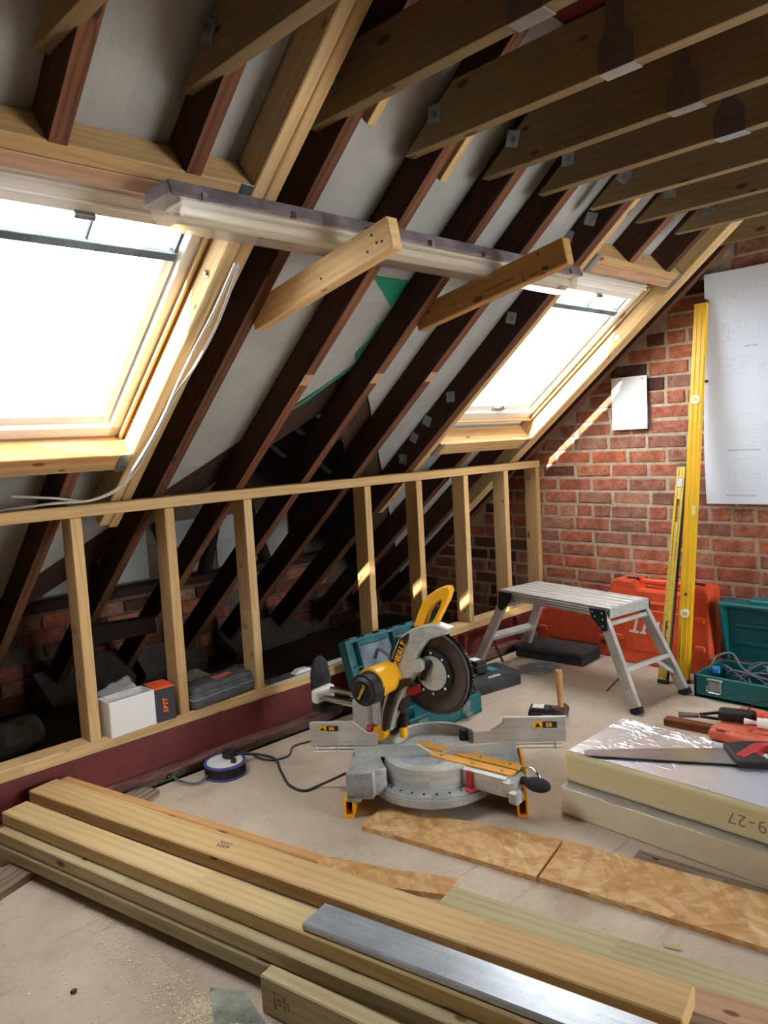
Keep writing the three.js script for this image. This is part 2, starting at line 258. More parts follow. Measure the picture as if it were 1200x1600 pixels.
{
  const w = structGroup('wall_right');
  mesh('mortar_bed', ext([[-4.62, -0.1], [2.9, -0.1], [2.9, 2.5], [1.75, 2.5], [0, 3.9], [-4.62, 0.1]], 0.2, 0), m.mortar, w).rotation.y = 0;
  const mb = w.children[0]; mb.rotation.y = -Math.PI / 2; mb.position.set(GX + 0.2, 0, 0); // shape x -> world z, depth -> -x
  const C0 = 0.0845;
  for (let row = 0; row < 31; row++) {
    const y = row * C0 + 0.037, headers = row % 6 === 4;
    let z = -4.5 + (row % 2 ? 0.06 : -0.065) + rr(-0.012, 0.012);
    while (z < -1.12) {
      const half = headers ? R() < 0.8 : R() < 0.05, L = half ? 0.11 : 0.235, zc = z + L / 2;
      if (zc + L / 2 < -1.1 && y + 0.05 < feltY(zc - L / 2) - 0.01 && y < 2.58) {
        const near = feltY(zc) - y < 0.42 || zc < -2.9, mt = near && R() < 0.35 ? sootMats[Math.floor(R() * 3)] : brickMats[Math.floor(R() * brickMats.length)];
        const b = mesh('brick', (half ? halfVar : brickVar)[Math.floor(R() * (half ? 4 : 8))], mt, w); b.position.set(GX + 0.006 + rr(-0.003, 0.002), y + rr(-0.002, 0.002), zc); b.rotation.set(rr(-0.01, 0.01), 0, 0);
      }
      z += L + 0.014 + rr(-0.002, 0.003);
    }
  }
}
{
  const w = structGroup('wall_left'), b = mesh('mortar_bed', ext([[-4.62, -0.1], [2.9, -0.1], [2.9, 2.5], [1.75, 2.5], [0, 3.9], [-4.62, 0.1]], 0.2, 0), m.darkbrick, w);
  b.rotation.y = -Math.PI / 2; b.position.set(-2.6, 0, 0);
}
{ // rear wall with a wide glazed opening, behind the camera and towards the gable
  const w = structGroup('wall_rear');
  mesh('pier', B(5.0, 2.6, 0.15, [-0.2, 1.3, 2.8]), m.darkbrick, w); mesh('pier', B(0.3, 2.6, 0.15, [4.25, 1.3, 2.8]), m.plaster, w); mesh('lintel', B(2.8, 0.3, 0.15, [2.75, 2.35, 2.8]), m.plaster, w); mesh('threshold', B(2.8, 0.1, 0.15, [2.75, 0.05, 2.8]), m.plaster, w);
  for (const x of [2.34, 3.2, 4.06]) mesh('door_post', B(0.07, 2.1, 0.07, [x, 1.13, 2.8]), m.winwhite, w);
}
{ // front wall behind the stud wall: bricks below, ledge, membrane and boards above
  const w = structGroup('wall_front');
  mesh('mortar_bed', ext([[-2.5, -0.1], [4.3, -0.1], [4.3, 0.08], [apexX + (apexY - 0.06) / kR, 0.08], [apexX, apexY + 0.03], [apexX - (apexY - 0.06) / kL, 0.08], [-2.5, 0.08]], 0.15, 0), m.mortardark, w).position.set(0, 0, -4.675);
  let k = 0; for (let row = 0; row < 6; row++) for (let x = 0.95 + (row % 2) * 0.12; x < 4.1; x += 0.25) { k++; if (R() < 0.12) continue; const b = mesh('brick', brickVar[Math.floor(R() * 8)], R() < 0.45 ? sootMats[k % 3] : brickMats[k % 9], w); b.rotation.y = Math.PI / 2; b.position.set(x + 0.12, row * 0.0845 + 0.04, -4.515 + rr(-0.005, 0.006)); b.rotation.z = rr(-0.03, 0.03); }
  mesh('ledge', B(3.4, 0.05, 0.14, [2.5, 0.57, -4.45]), m.old2, w);
  for (const [x, ww] of [[2.1, 0.3], [2.56, 0.24], [2.86, 0.22], [3.2, 0.3], [1.72, 0.26]]) mesh('membrane', B(ww, 0.34, 0.012, [x, 0.78, -4.515]), m.felt, w);
  for (const [x, a] of [[1.92, 0.0], [2.36, 0.35], [2.7, -0.3], [3.03, 0.3], [3.4, 0]]) mesh('stud', B(0.06, 0.6, 0.08, [x, 0.86, -4.47], [0, 0, a]), m.olddark, w);
}

// ================================================================== ROOF TIMBERS
// rafter: a timber on the slope between v0 and v1, its edge at x (the side towards the gable), w from -depth to 0
function rafterAt(name, x1, wd, v0, v1, mt, label, cat, o = {}) {
  const old = name === 'rafter', d = o.depth ?? 0.125, c = thing(name, label, cat, [0, 0, 0], 0, o.group);
  onSlope(c, x1 - wd / 2, (v0 + v1) / 2, o.w ?? 0);
  mesh('timber', T(cbox(wd, v1 - v0, d, o.c ?? 0.004, 1), [0, 0, -d / 2]), mt, c);
  if (old) { // paler brown strip along the underside, with pale marks of a removed batten
    mesh('paler_edge', T(cbox(wd - 0.003, v1 - v0, 0.004, 0.001, 1), [0, 0, 0]), m.bare[Math.floor(R() * 3)], c, 'paler brown strip along the rafter underside');
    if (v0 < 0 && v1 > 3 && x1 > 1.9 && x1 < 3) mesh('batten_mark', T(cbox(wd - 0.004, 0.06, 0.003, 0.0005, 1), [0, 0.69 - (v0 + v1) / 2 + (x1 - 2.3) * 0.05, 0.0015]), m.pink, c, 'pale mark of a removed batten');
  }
  return c;
}
const RW = 0.05;
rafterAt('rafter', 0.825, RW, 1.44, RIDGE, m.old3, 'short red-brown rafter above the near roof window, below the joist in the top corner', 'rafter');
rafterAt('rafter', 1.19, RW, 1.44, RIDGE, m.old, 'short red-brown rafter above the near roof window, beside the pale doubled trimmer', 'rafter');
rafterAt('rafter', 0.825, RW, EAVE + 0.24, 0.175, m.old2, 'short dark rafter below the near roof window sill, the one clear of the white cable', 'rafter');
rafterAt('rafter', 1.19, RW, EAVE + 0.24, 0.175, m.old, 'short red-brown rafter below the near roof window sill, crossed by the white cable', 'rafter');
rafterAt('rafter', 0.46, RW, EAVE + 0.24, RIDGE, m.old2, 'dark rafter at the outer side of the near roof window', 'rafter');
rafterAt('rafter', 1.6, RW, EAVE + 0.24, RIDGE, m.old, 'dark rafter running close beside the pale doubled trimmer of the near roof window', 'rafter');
rafterAt('rafter', 2.01, RW, EAVE + 0.24, RIDGE, m.old3, 'dark rafter passing just behind the free end of the pale timber arm with screw holes', 'rafter');
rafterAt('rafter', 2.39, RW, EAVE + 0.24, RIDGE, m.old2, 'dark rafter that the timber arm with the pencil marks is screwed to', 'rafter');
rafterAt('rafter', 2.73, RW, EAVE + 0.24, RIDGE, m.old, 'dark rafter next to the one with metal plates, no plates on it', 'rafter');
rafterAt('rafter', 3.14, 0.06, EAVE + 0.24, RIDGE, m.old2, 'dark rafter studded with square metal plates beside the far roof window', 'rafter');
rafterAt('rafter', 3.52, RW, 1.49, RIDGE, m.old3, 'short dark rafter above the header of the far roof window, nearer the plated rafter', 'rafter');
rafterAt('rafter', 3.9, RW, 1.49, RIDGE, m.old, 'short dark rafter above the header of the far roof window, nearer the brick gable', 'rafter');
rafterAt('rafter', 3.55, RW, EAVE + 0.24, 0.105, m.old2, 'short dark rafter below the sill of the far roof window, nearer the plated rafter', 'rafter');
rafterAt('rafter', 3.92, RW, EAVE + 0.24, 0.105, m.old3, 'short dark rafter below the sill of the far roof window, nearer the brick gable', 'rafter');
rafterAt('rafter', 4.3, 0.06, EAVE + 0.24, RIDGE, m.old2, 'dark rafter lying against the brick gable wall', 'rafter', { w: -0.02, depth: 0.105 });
// pale new trimmers
rafterAt('trimmer', 1.41, 0.045, -0.2, 2.75, m.pine2, 'pale inner trimmer of the doubled pair beside the near roof window, sunlit face', 'trimmer', { depth: 0.12 });
rafterAt('trimmer', 1.457, 0.045, -0.22, 2.75, m.pine3, 'pale outer trimmer of the doubled pair beside the near roof window, against a dark rafter', 'trimmer', { depth: 0.12 });
rafterAt('trimmer', 0.513, 0.045, -0.22, 2.75, m.pine2, 'pale trimmer on the outer side of the near roof window', 'trimmer', { depth: 0.12 });
rafterAt('trimmer', 3.188, 0.045, -0.42, 2.4, m.pine, 'thin pale trimmer fixed to the plated rafter beside the far roof window', 'trimmer', { depth: 0.116, w: -0.004 });
rafterAt('trimmer', 4.095, 0.045, -0.6, 2.9, m.pine, 'pale trimmer of the far roof window whose face carries a bright sun patch', 'trimmer', { depth: 0.12 });
rafterAt('trimmer', 4.142, 0.045, -0.6, 2.9, m.pine2, 'pale trimmer beside the brick gable, doubled behind the sunlit one', 'trimmer', { depth: 0.12 });
// headers and sills of the two openings: two boards each
function cross(name, w, v, mt, label, dx = 0) { const g = cbox(w.x1 - w.x0 - 0.004, 0.044, 0.12, 0.003, 0); const o = mesh(name, g, mt, scene); tag(o, label, name.replace('_', ' ').includes('sill') ? 'sill' : 'header'); onSlope(o, (w.x0 + w.x1) / 2 + dx, v, -0.06); return o; }
cross('header_board', W1, 1.374, m.pink, 'lower pinkish header board over the near roof window');
cross('header_board', W1, 1.42, m.pine3, 'upper header board over the near roof window, under the short rafters');
cross('sill_board', W1, 0.24, m.orange, 'orange sill board under the near roof window');
cross('sill_board', W1, 0.194, m.pine3, 'lower board doubled under the sill of the near roof window');
cross('header_board', W2, 1.422, m.pink, 'lower pinkish header board over the far roof window, between metal brackets');
cross('header_board', W2, 1.468, m.pine3, 'upper header board over the far roof window, between metal brackets');
cross('sill_board', W2, 0.178, m.pine, 'sunlit sill board under the far roof window');
cross('sill_board', W2, 0.132, m.pine3, 'lower board doubled under the sill of the far roof window');
// metal joist brackets at the ends of headers and sills
function bracket(x, v, s, label) { const t = thing('timber_bracket', label, 'bracket'); const g = M(B(0.003, 0.1, 0.12, [0, 0, -0.06]), B(0.04, 0.1, 0.003, [s * 0.02, 0, 0.0015]), B(0.04, 0.003, 0.12, [s * 0.02, -0.05, -0.06])); mesh('strap', g, m.galv, t); onSlope(t, x, v, 0.0005); }
bracket(1.361, 1.397, -1, 'grey metal bracket holding the header of the near roof window to the doubled trimmer');
bracket(1.361, 0.216, -1, 'grey metal bracket at the sill corner of the near roof window, by the white cable');
bracket(3.194, 1.445, 1, 'bright metal bracket at the header end by the plated rafter');
bracket(4.046, 1.445, -1, 'bright metal bracket at the header end beside the brick gable');
bracket(3.194, 0.155, 1, 'shiny metal bracket at the sill end by the plated rafter');
bracket(4.046, 0.155, -1, 'dull metal bracket at the sill end beside the brick gable');

// ceiling joists: bolted to the side of each rafter, ends cut to the slope
const JY = 2.32, JH = 0.165;
function joist(x, mt, label, wash, bolt = true, zend = 1.35) {
  const zc = -1.835 + 0.03 * (x - 0.7), t = thing('ceiling_joist', label, 'joist', [x, JY, 0]);
  const dz = JH / Math.tan(39.5 * Math.PI / 180);
  const g = ext([[-zc, 0], [-zc - dz - 0.015, JH], [-zend, JH], [-zend, 0]], 0.045, 0.003); // shape x = -z
  g.rotateY(Math.PI / 2); boxUV(g, 2, [R(), R()]);
  mesh('timber', g, mt, t);
  if (wash) { const [z, y, a] = wash; mesh('washer', T(cbox(0.004, 0.055, 0.055, 0.001), [-0.002, y - JY, z], [a, 0, 0]), m.galv, t); mesh('bolt', M(C(0.011, 0.011, 0.012, [-0.008, y - JY, z], 'x', 6), C(0.006, 0.006, 0.02, [-0.012, y - JY, z], 'x', 10)), m.galv, t); }
  return t;
}
const jx = [0.74, 1.108, 1.515, 1.91, 2.295, 2.63, 2.985, 3.36, 3.73, 4.16];
joist(jx[0], m.joist, 'ceiling joist in the top corner with a plain square-cut end above the near roof window', null);
joist(jx[1], m.joist3, 'ceiling joist over the near roof window with a silver bolt near its end', [-1.675, 2.413, 0.5]);
joist(jx[2], m.joist2, 'ceiling joist that starts at the pale doubled trimmer, a bright strap under it', [-1.685, 2.409, 0]);
joist(jx[3], m.joist, 'long ceiling joist with a square washer, carried by the largest dark strap', [-1.659, 2.409, 0.15]);
joist(jx[4], m.joist2, 'ceiling joist whose strap is second in the row of dark straps', [-1.642, 2.414, 0.3]);
joist(jx[5], m.joist3, 'ceiling joist whose strap is last in the row of dark straps', [-1.634, 2.417, 0.05]);
joist(jx[6], m.joist, 'ceiling joist fixed above the plated rafter, washer turned like a diamond', [-1.6, 2.41, 0.75]);
joist(jx[7], m.joist2, 'ceiling joist over the far roof window on the side of the plated rafter', [-1.586, 2.413, 0.05]);
joist(jx[8], m.joist3, 'ceiling joist over the far roof window on the side of the brick gable', [-1.576, 2.407, 0.03]);
joist(jx[9], m.joist2, 'last ceiling joist, tight to the brick gable', null);
// red steel beam that carries the joists
{
  const t = thing('steel_beam', 'dark red steel beam crossing above the ceiling joists, joist straps hung from it', 'beam', [0.9, -0.034, -1.12]);
  mesh('bottom_flange', B(6.9, 0.012, 0.15, [0, 2.532, 0]), m.steelred, t); mesh('web', B(6.9, 0.2, 0.01, [0, 2.638, 0]), m.steelred, t); mesh('top_flange', B(6.9, 0.012, 0.15, [0, 2.744, 0]), m.steelred, t);
}
['bright steel strap hanger under the joist at the pale doubled trimmer', 'large dark strap hanger with a bright foot, on the longest joist', 'dark strap hanger with a bright foot, between two similar straps', 'smallest dark strap hanger, last in the row towards the brick gable'].forEach((label, i) => {
  const x = jx[i + 2] + 0.0225, t = thing('joist_hanger', label, 'hanger', [x, JY, -1.04]);
  const side = [[-0.05, -0.002], [0.05, -0.002], [0.05, 0.07], [0.025, 0.1], [0.025, 0.2], [-0.025, 0.2], [-0.025, 0.1], [-0.05, 0.07]];
  for (const s of [-1, 1]) { const g = ext(side, 0.002, 0); g.rotateY(Math.PI / 2); g.translate(s * 0.0245 - 0.001, 0, 0); mesh('side_strap', g, m.strap, t); }
  mesh('stirrup', B(0.051, 0.002, 0.1, [0, -0.0025, 0]), m.galv, t, 'bright metal foot under the joist');
});
// square plates on the dark rafter beside the far window
[[2.306, -1.811, 0.4, 1], [2.258, -1.928, 0.5, 0], [1.949, -2.251, 0.3, 1], [1.605, -2.657, 0, 1], [1.49, -2.83, 0.45, 0], [1.405, -2.935, 0.5, 0], [1.287, -3.03, 0.1, 1]].forEach(([y, z, a, bolt], i) => {
  const t = thing('washer_plate', ['square washer with a bolt, topmost on the plated rafter', 'plain square plate below the topmost bolted washer on the plated rafter', 'square washer with a bolt midway up the plated rafter beside the window', 'square washer with a bolt level with the foot of the far window', 'small plain plate on the plated rafter, upper of two close together', 'small plain plate on the plated rafter, lower of two close together', 'square washer with a bolt just above the stud wall rail on the plated rafter'][i], 'washer', [3.08, y, z]);
  mesh('plate', T(cbox(0.004, 0.055, 0.055, 0.001), [-0.002, 0, 0], [a, 0, 0]), m.galv, t);
  if (bolt) mesh('bolt', M(C(0.011, 0.011, 0.01, [-0.008, 0, 0], 'x', 6), C(0.006, 0.006, 0.018, [-0.012, 0, 0], 'x', 10)), m.galv, t);
});
// bolts on the trimmer faces by the two windows
[[1.365, 1.1, 'bright bolt head on the sunlit trimmer of the near roof window'], [4.05, 1.02, 'bright bolt head on the sunlit trimmer of the far roof window']].forEach(([x, v, l]) => { const o = solo('bolt_head', M(C(0.014, 0.014, 0.004, [-0.002, 0, 0], 'x', 20), C(0.009, 0.009, 0.01, [-0.007, 0, 0], 'x', 6)), m.chrome, l, 'bolt'); onSlope(o, x, v, -0.035); });
// pale packers beside the rafters
[[2.045, 1.62, 'pale packer batten stuck out beside the rafter below the long strapped joist'], [1.645, 1.72, 'pale packer batten beside the rafter next to the doubled trimmer, high up']].forEach(([x, v, l]) => { const o = solo('packer', cbox(0.03, 0.36, 0.06, 0.002, 1), m.pine, l, 'packer'); onSlope(o, x, v + 0.17, -0.03); });
// valley boards where the cross roof meets the slope
{
  const L = (y) => [apexX - (apexY - y) / kL, yToV(y)], Rr = (y) => [apexX + (apexY - y) / kR, yToV(y)];
  const board = (p, q, off, wd, label) => { const [x0, v0] = p, [x1, v1] = q, len = Math.hypot(x1 - x0, v1 - v0), a = Math.atan2(v1 - v0, x1 - x0); const g = cbox(len, wd, 0.025, 0.002, 0); g.rotateZ(a); const o = mesh('valley_board', g, m.oldboard, scene); tag(o, label, 'board'); onSlope(o, (x0 + x1) / 2 - Math.sin(a) * off, (v0 + v1) / 2 + Math.cos(a) * off, -0.15); };
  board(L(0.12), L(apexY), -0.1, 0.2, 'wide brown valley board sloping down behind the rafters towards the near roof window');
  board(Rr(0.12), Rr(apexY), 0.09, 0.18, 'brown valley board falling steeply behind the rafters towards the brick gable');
}
// torn green backing of the felt
{
  const tri = (pts, label, mt, w = -0.124) => { const o = solo('felt_flap', ext(pts, 0.002, 0), mt, label, 'felt'); onSlope(o, 0, 0, w); };
  tri([[2.13, 1.125], [2.36, 1.125], [2.34, 1.05], [2.325, 0.99], [2.23, 1.06]], 'bright green triangular flap of torn felt below the light fitting', m.greenfelt);
  tri([[1.62, 0.83], [1.9, 1.09], [1.91, 1.083], [1.62, 0.812]], 'thin green tear in the felt under the pale timber arm', m.greenfelt);
  tri([[2.1, 0.31], [2.19, 0.445], [2.26, 0.55], [2.36, 0.69], [2.36, 0.655], [2.27, 0.53], [2.2, 0.42]], 'glowing green edge of torn felt above the valley board', m.greenlit);
  tri([[2.3, 0.72], [2.33, 0.8], [2.322, 0.88], [2.345, 0.92], [2.36, 0.8], [2.345, 0.66]], 'glowing green fold of felt beside a dark rafter', m.greenlit);
  tri([[2.77, 1.2], [3.07, 1.2], [3.07, 1.175], [2.77, 1.16]], 'green strip of felt showing under the clear end of the light fitting', m.greenfelt);
}

// ================================================================== WINDOWS
function roofWindow(W, dv, far) {
  const w = structGroup('window_' + (far ? 2 : 1)), cx = (W.x0 + W.x1) / 2, wd = W.x1 - W.x0 - 0.02;
  w.position.set(...S(cx, 0, 0)); w.rotation.x = AL;
  const v0 = 0.25 + dv, v1 = 1.3 + dv, z = -0.14;
  const fr = 0.05; // outer frame
  mesh('frame', M(B(fr, v1 - v0, 0.08, [-wd / 2 + fr / 2, (v0 + v1) / 2, z]), B(fr, v1 - v0, 0.08, [wd / 2 - fr / 2, (v0 + v1) / 2, z]), B(wd, 0.06, 0.08, [0, v0 + 0.03, z]), B(wd, 0.1, 0.08, [0, v1 - 0.05, z])), m.winwhite, w);
  mesh('trim_bead', M(B(0.012, v1 - v0, 0.02, [-wd / 2 + 0.006, (v0 + v1) / 2, z + 0.05]), B(0.012, v1 - v0, 0.02, [wd / 2 - 0.006, (v0 + v1) / 2, z + 0.05]), B(wd, 0.012, 0.02, [0, v0 + 0.006, z + 0.05])), m.pine2, w);
  mesh('head_moulding', M(B(wd - 0.01, 0.012, 0.016, [0, v1 - 0.02, z + 0.046], undefined, 0.004), B(wd - 0.06, 0.01, 0.014, [0, v1 - 0.062, z + 0.045], undefined, 0.004)), m.white, w);
  const sx = wd / 2 - fr - 0.022, sb = v0 + 0.075, st = v1 - 0.185;
  mesh('sash', M(B(0.036, st - sb, 0.05, [-sx, (sb + st) / 2, z - 0.01]), B(0.036, st - sb, 0.05, [sx, (sb + st) / 2, z - 0.01]), B(2 * sx, 0.04, 0.05, [0, sb, z - 0.01])), m.winwhite, w);
  mesh('glass', B(wd - 0.1, st - sb + 0.15, 0.006, [0, (sb + st) / 2 + 0.075, z - 0.025], undefined, 0.0005), m.glass, w);
  mesh('vent_bar', M(B(2 * sx, 0.028, 0.022, [0, st - 0.02, z + 0.03]), B(0.008, 0.09, 0.012, [0.06, st + 0.035, z + 0.02]), B(0.012, 0.09, 0.02, [-sx, st + 0.035, z + 0.02]), B(0.012, 0.09, 0.02, [sx, st + 0.035, z + 0.02])), m.greydust, w);
  mesh('handle', M(B(0.1, 0.03, 0.012, [far ? 0.05 : -0.25, sb, z + 0.022]), T(fin(new THREE.TorusGeometry(0.022, 0.007, 8, 16, Math.PI)), [far ? 0.05 : -0.22, sb + 0.01, z + 0.03])), m.galv, w);
  mesh('latch', B(0.06, 0.016, 0.02, [0.02, v1 - 0.1, z + 0.05]), m.galv, w);
  // reveal that closes the gap between the frame and the roof covering
  mesh('reveal', M(B(0.01, 1.3, 0.07, [-wd / 2 - 0.005, 0.77 + dv, z - 0.02]), B(0.01, 1.3, 0.07, [wd / 2 + 0.005, 0.77 + dv, z - 0.02]), B(wd + 0.02, 0.1, 0.07, [0, v1 + 0.05, z - 0.02]), B(wd + 0.02, 0.07, 0.07, [0, v0 - 0.035, z - 0.02])), m.winwhite, w);
  return w;
}
roofWindow(W1, 0, false); roofWindow(W2, 0.03, true);

// ================================================================== STUD WALL AND RED BEAM
{
  const t = thing('steel_beam', 'dark red steel beam along the floor under the timber stud wall', 'beam', [0.9, 0, KZ - 0.045]);
  mesh('bottom_flange', B(6.8, 0.012, 0.135, [0, 0.051, 0.0]), m.steeldust, t, 'dusty lower flange'); mesh('web', B(6.8, 0.16, 0.008, [0, 0.137, 0]), m.steelred, t); mesh('top_flange', B(6.8, 0.01, 0.12, [0, 0.219, -0.02]), m.steelred, t);
  for (const x of [2.55, 3.1]) mesh('stiffener', B(0.01, 0.158, 0.06, [x, 0.137, 0.03]), m.steelred, t);
  solo('gap_strip', B(6.8, 0.046, 0.1, [0, 0, 0]), m.mortardark, 'added dark bearing strip under the red floor beam', 'shadow_gap', [0.9, 0.022, KZ - 0.06]);  // dark strip put in for the shadow gap under the beam
}
{
  const t = thing('stud_wall', 'low pale timber stud wall framing along the eaves on the red beam', 'framing', [0, 0, KZ]);
  mesh('sole_plate', T(cbox(6.6, 0.046, 0.095, 0.003, 0), [1.0, 0.2485, -0.0475]), m.pine2, t);
  mesh('top_plate', T(cbox(6.6, 0.046, 0.095, 0.003, 0), [1.0, 1.188, -0.0475]), m.pine, t);
  const xs = [-0.4, 0.01, 0.4, 0.79, 1.195, 1.59, 1.985, 2.735, 3.13, 3.535, 3.93, 4.275], mm = [m.pine2, m.pine, m.pine3];
  // lower ends follow the photograph: studs stand on the sole plate
  xs.forEach((x, i) => { mesh('stud', T(cbox(0.045, 0.892, 0.095, 0.003, 1), [x, 0.2715 + 0.446, -0.0475], [0, rr(-0.02, 0.02), 0]), mm[i % 3], t); });
  const stamp = print(128, 64, (g) => { g.fillStyle = '#3a2c1c'; g.font = 'bold 17px sans-serif'; g.fillText('C16 CE', 12, 20); g.fillText('KD 4471', 8, 40); g.fillText('WPPS', 20, 60); });
  for (const [x, y] of [[1.195, 0.72], [1.195, 0.5], [1.985, 0.57], [1.985, 0.86], [4.275, 1.1]]) mesh('stamp', planeG(0.075, 0.036, [x - 0.0236, y, -0.045], [0, -Math.PI / 2, 0]), stamp, t);
}

// ================================================================== LIGHT FITTING, ARMS, CABLES
{
  const x0 = 1.04, x1 = 2.98, y = 2.005, L = x1 - x0, t = thing('batten_light', 'long twin-tube fluorescent fitting with a clear ribbed cover, resting on two timber arms', 'light', [x0, y, -1.87]);
  const trough = shape([[-0.075, 0.05], [-0.06, 0.085], [0.06, 0.085], [0.075, 0.05], [0.068, 0.045], [-0.068, 0.045]]);
  const g = ext(trough, L, 0.004); g.rotateY(Math.PI / 2); mesh('housing', boxUV(g, 0), mat('#8d8187', 0.6, { map: dustMap }), t);
  const dif = new THREE.Shape(); dif.moveTo(-0.068, 0.047); dif.lineTo(-0.062, 0.004); dif.quadraticCurveTo(-0.055, -0.016, -0.035, -0.018); dif.lineTo(0.035, -0.018); dif.quadraticCurveTo(0.055, -0.016, 0.062, 0.004); dif.lineTo(0.068, 0.047); dif.lineTo(0.065, 0.047); dif.lineTo(0.059, 0.005); dif.quadraticCurveTo(0.052, -0.013, 0.034, -0.0155); dif.lineTo(-0.034, -0.0155); dif.quadraticCurveTo(-0.052, -0.013, -0.059, 0.005); dif.lineTo(-0.065, 0.047);
  const d = ext(dif, L - 0.06, 0); d.rotateY(Math.PI / 2); d.translate(0.03, 0, 0); mesh('diffuser', d, m.clear, t);
  for (const s of [0, 1]) { // sloping clear end pieces
    const a = s ? L - 0.03 : 0.03, b = s ? L + 0.0 : 0.0; const P = [[a, 0.047, -0.068], [a, -0.016, -0.045], [a, -0.016, 0.045], [a, 0.047, 0.068]].map((p) => V(p)), Q = [[b, 0.047, -0.05], [b, 0.012, -0.035], [b, 0.012, 0.035], [b, 0.047, 0.05]].map((p) => V(p)), pos = [];
    const q = (p1, p2, p3, p4) => { for (const p of [p1, p2, p3, p1, p3, p4]) pos.push(p.x, p.y, p.z); }; for (let i = 0; i < 3; i++) q(P[i], P[i + 1], Q[i + 1], Q[i]); q(...Q);
    const e = new THREE.BufferGeometry(); e.setAttribute('position', new THREE.Float32BufferAttribute(pos, 3)); e.computeVertexNormals(); mesh('end_cap', e, m.clear, t, 'clear angled end piece');
  }
  for (const z of [-0.03, 0.03]) mesh('tube', M(C(0.013, 0.013, L - 0.12, [L / 2, 0.02, z], 'x', 16), C(0.0135, 0.0135, 0.03, [0.07, 0.02, z], 'x', 16), C(0.0135, 0.0135, 0.03, [L - 0.07, 0.02, z], 'x', 16)), m.tubeglass, t, 'unlit white tube');
  mesh('gear_tray', B(L - 0.1, 0.01, 0.1, [L / 2, 0.042, 0]), m.white, t);
  for (let i = 0; i < 7; i++) for (const z of [-0.073, 0.073]) mesh('clip', B(0.022, 0.022, 0.006, [0.1 + i * (L - 0.2) / 6, 0.052, z]), m.chrome, t);
}
function arm(x, zA, yA, zB, yB, mt, label, holes) {
  const t = thing('support_timber', label, 'timber', [x, 0, 0]);
  const a = Math.atan2(yB - yA, zB - zA), L = Math.hypot(yB - yA, zB - zA), h = 0.095; // lower arris from A (at the rafter) to B (free end)
  const cy = (yA + yB) / 2 + Math.cos(a) * h / 2, cz = (zA + zB) / 2 - Math.sin(a) * h / 2;
  mesh('timber', T(cbox(0.045, h, L, 0.004, 2), [0.0225, cy, cz], [-a, 0, 0]), mt, t);
  for (const [s, f] of holes) { const z = zA + (zB - zA) * s - Math.sin(a) * h * f, y = yA + (yB - yA) * s + Math.cos(a) * h * f; mesh('screw_head', C(0.0042, 0.0042, 0.003, [-0.0005, y, z], 'x', 12), m.darksteel, t); }
  return t;
}
arm(1.6, -2.27, 1.806, -1.572, 1.942, m.orange, 'short timber arm with screw holes, sunlight in its colour, nearer support of the light fitting', [[0.9, 0.7], [0.86, 0.3], [0.92, 0.4], [0.95, 0.35], [0.55, 0.35]]).children[0].material = wood('#eac793');  // paler wood colour stands in for sunlight on this arm
{
  const t = arm(2.39, -2.225, 1.843, -1.5, 1.977, wood('#c09660'), 'brown timber arm with pencil marks, farther support of the light fitting', [[0.85, 0.8], [0.1, 0.6]]);
  mesh('pencil_mark', planeG(0.3, 0.06, [-0.0005, 1.96, -1.72], [0, -Math.PI / 2, 0]).rotateX(0), print(256, 64, (g) => { g.strokeStyle = '#4a3020'; g.lineWidth = 3; g.beginPath(); g.moveTo(4, 50); g.lineTo(120, 22); g.moveTo(150, 10); g.lineTo(160, 48); g.moveTo(180, 30); g.lineTo(215, 20); g.stroke(); g.fillStyle = 'rgba(90,50,25,0.8)'; g.fillRect(222, 6, 26, 14); }), t);
}
{ // white cables from the fitting down the trimmer
  const P = (x, v, w) => S(x, v, w);
  solo('cable', tube([P(1.395, 1.2, 0.03), P(1.4, 1.0, 0.03), P(1.395, 0.82, 0.028), P(1.4, 0.66, 0.02), P(1.405, 0.52, 0.02), P(1.4, 0.36, 0.02), P(1.38, 0.24, 0.03), P(1.34, 0.12, 0.05), P(1.24, 0.05, 0.045), P(1.12, 0.04, 0.01), P(0.98, 0.02, -0.03)], 0.005, 90), m.cable, 'white cable hanging down the doubled trimmer from the light fitting, taut strand', 'cable');
  solo('cable', tube([P(1.41, 1.2, 0.03), P(1.43, 1.02, 0.03), P(1.435, 0.9, 0.03), P(1.43, 0.75, 0.025), P(1.415, 0.6, 0.02), P(1.412, 0.45, 0.02), P(1.402, 0.3, 0.025), P(1.36, 0.15, 0.045), P(1.26, 0.065, 0.05), P(1.1, 0.02, 0.02), P(0.9, -0.08, -0.04)], 0.005, 90), m.cable, 'white cable hanging down the doubled trimmer, bowed strand beside the taut one', 'cable');
}

// ================================================================== THINGS ON THE STUD WALL
{
  const t = thing('cardboard_box', 'open white cardboard box with clear plastic bag, on the sole plate', 'box', [1.345, 0.272, KZ - 0.03], 0.06);
  const w = 0.2, h = 0.145, d = 0.1, k = 0.004;
  mesh('box_shell', M(B(w, k, d, [0, k / 2, 0]), B(w, h, k, [0, h / 2, d / 2]), B(w, h, k, [0, h / 2, -d / 2]), B(k, h, d, [-w / 2, h / 2, 0]), B(k, h, d, [w / 2, h / 2, 0])), m.card, t);
  const g = new THREE.PlaneGeometry(0.17, 0.1, 18, 12), p = g.attributes.position; for (let i = 0; i < p.count; i++) p.setZ(i, (fbm(p.getX(i) * 40 + 5, p.getY(i) * 40, 301) - 0.5) * 0.07); g.computeVertexNormals();
  mesh('plastic_bag', T(fin(g), [-0.025, 0.155, -0.015], [-0.9, 0, 0.25]), m.film, t, 'crumpled clear plastic bag');
}
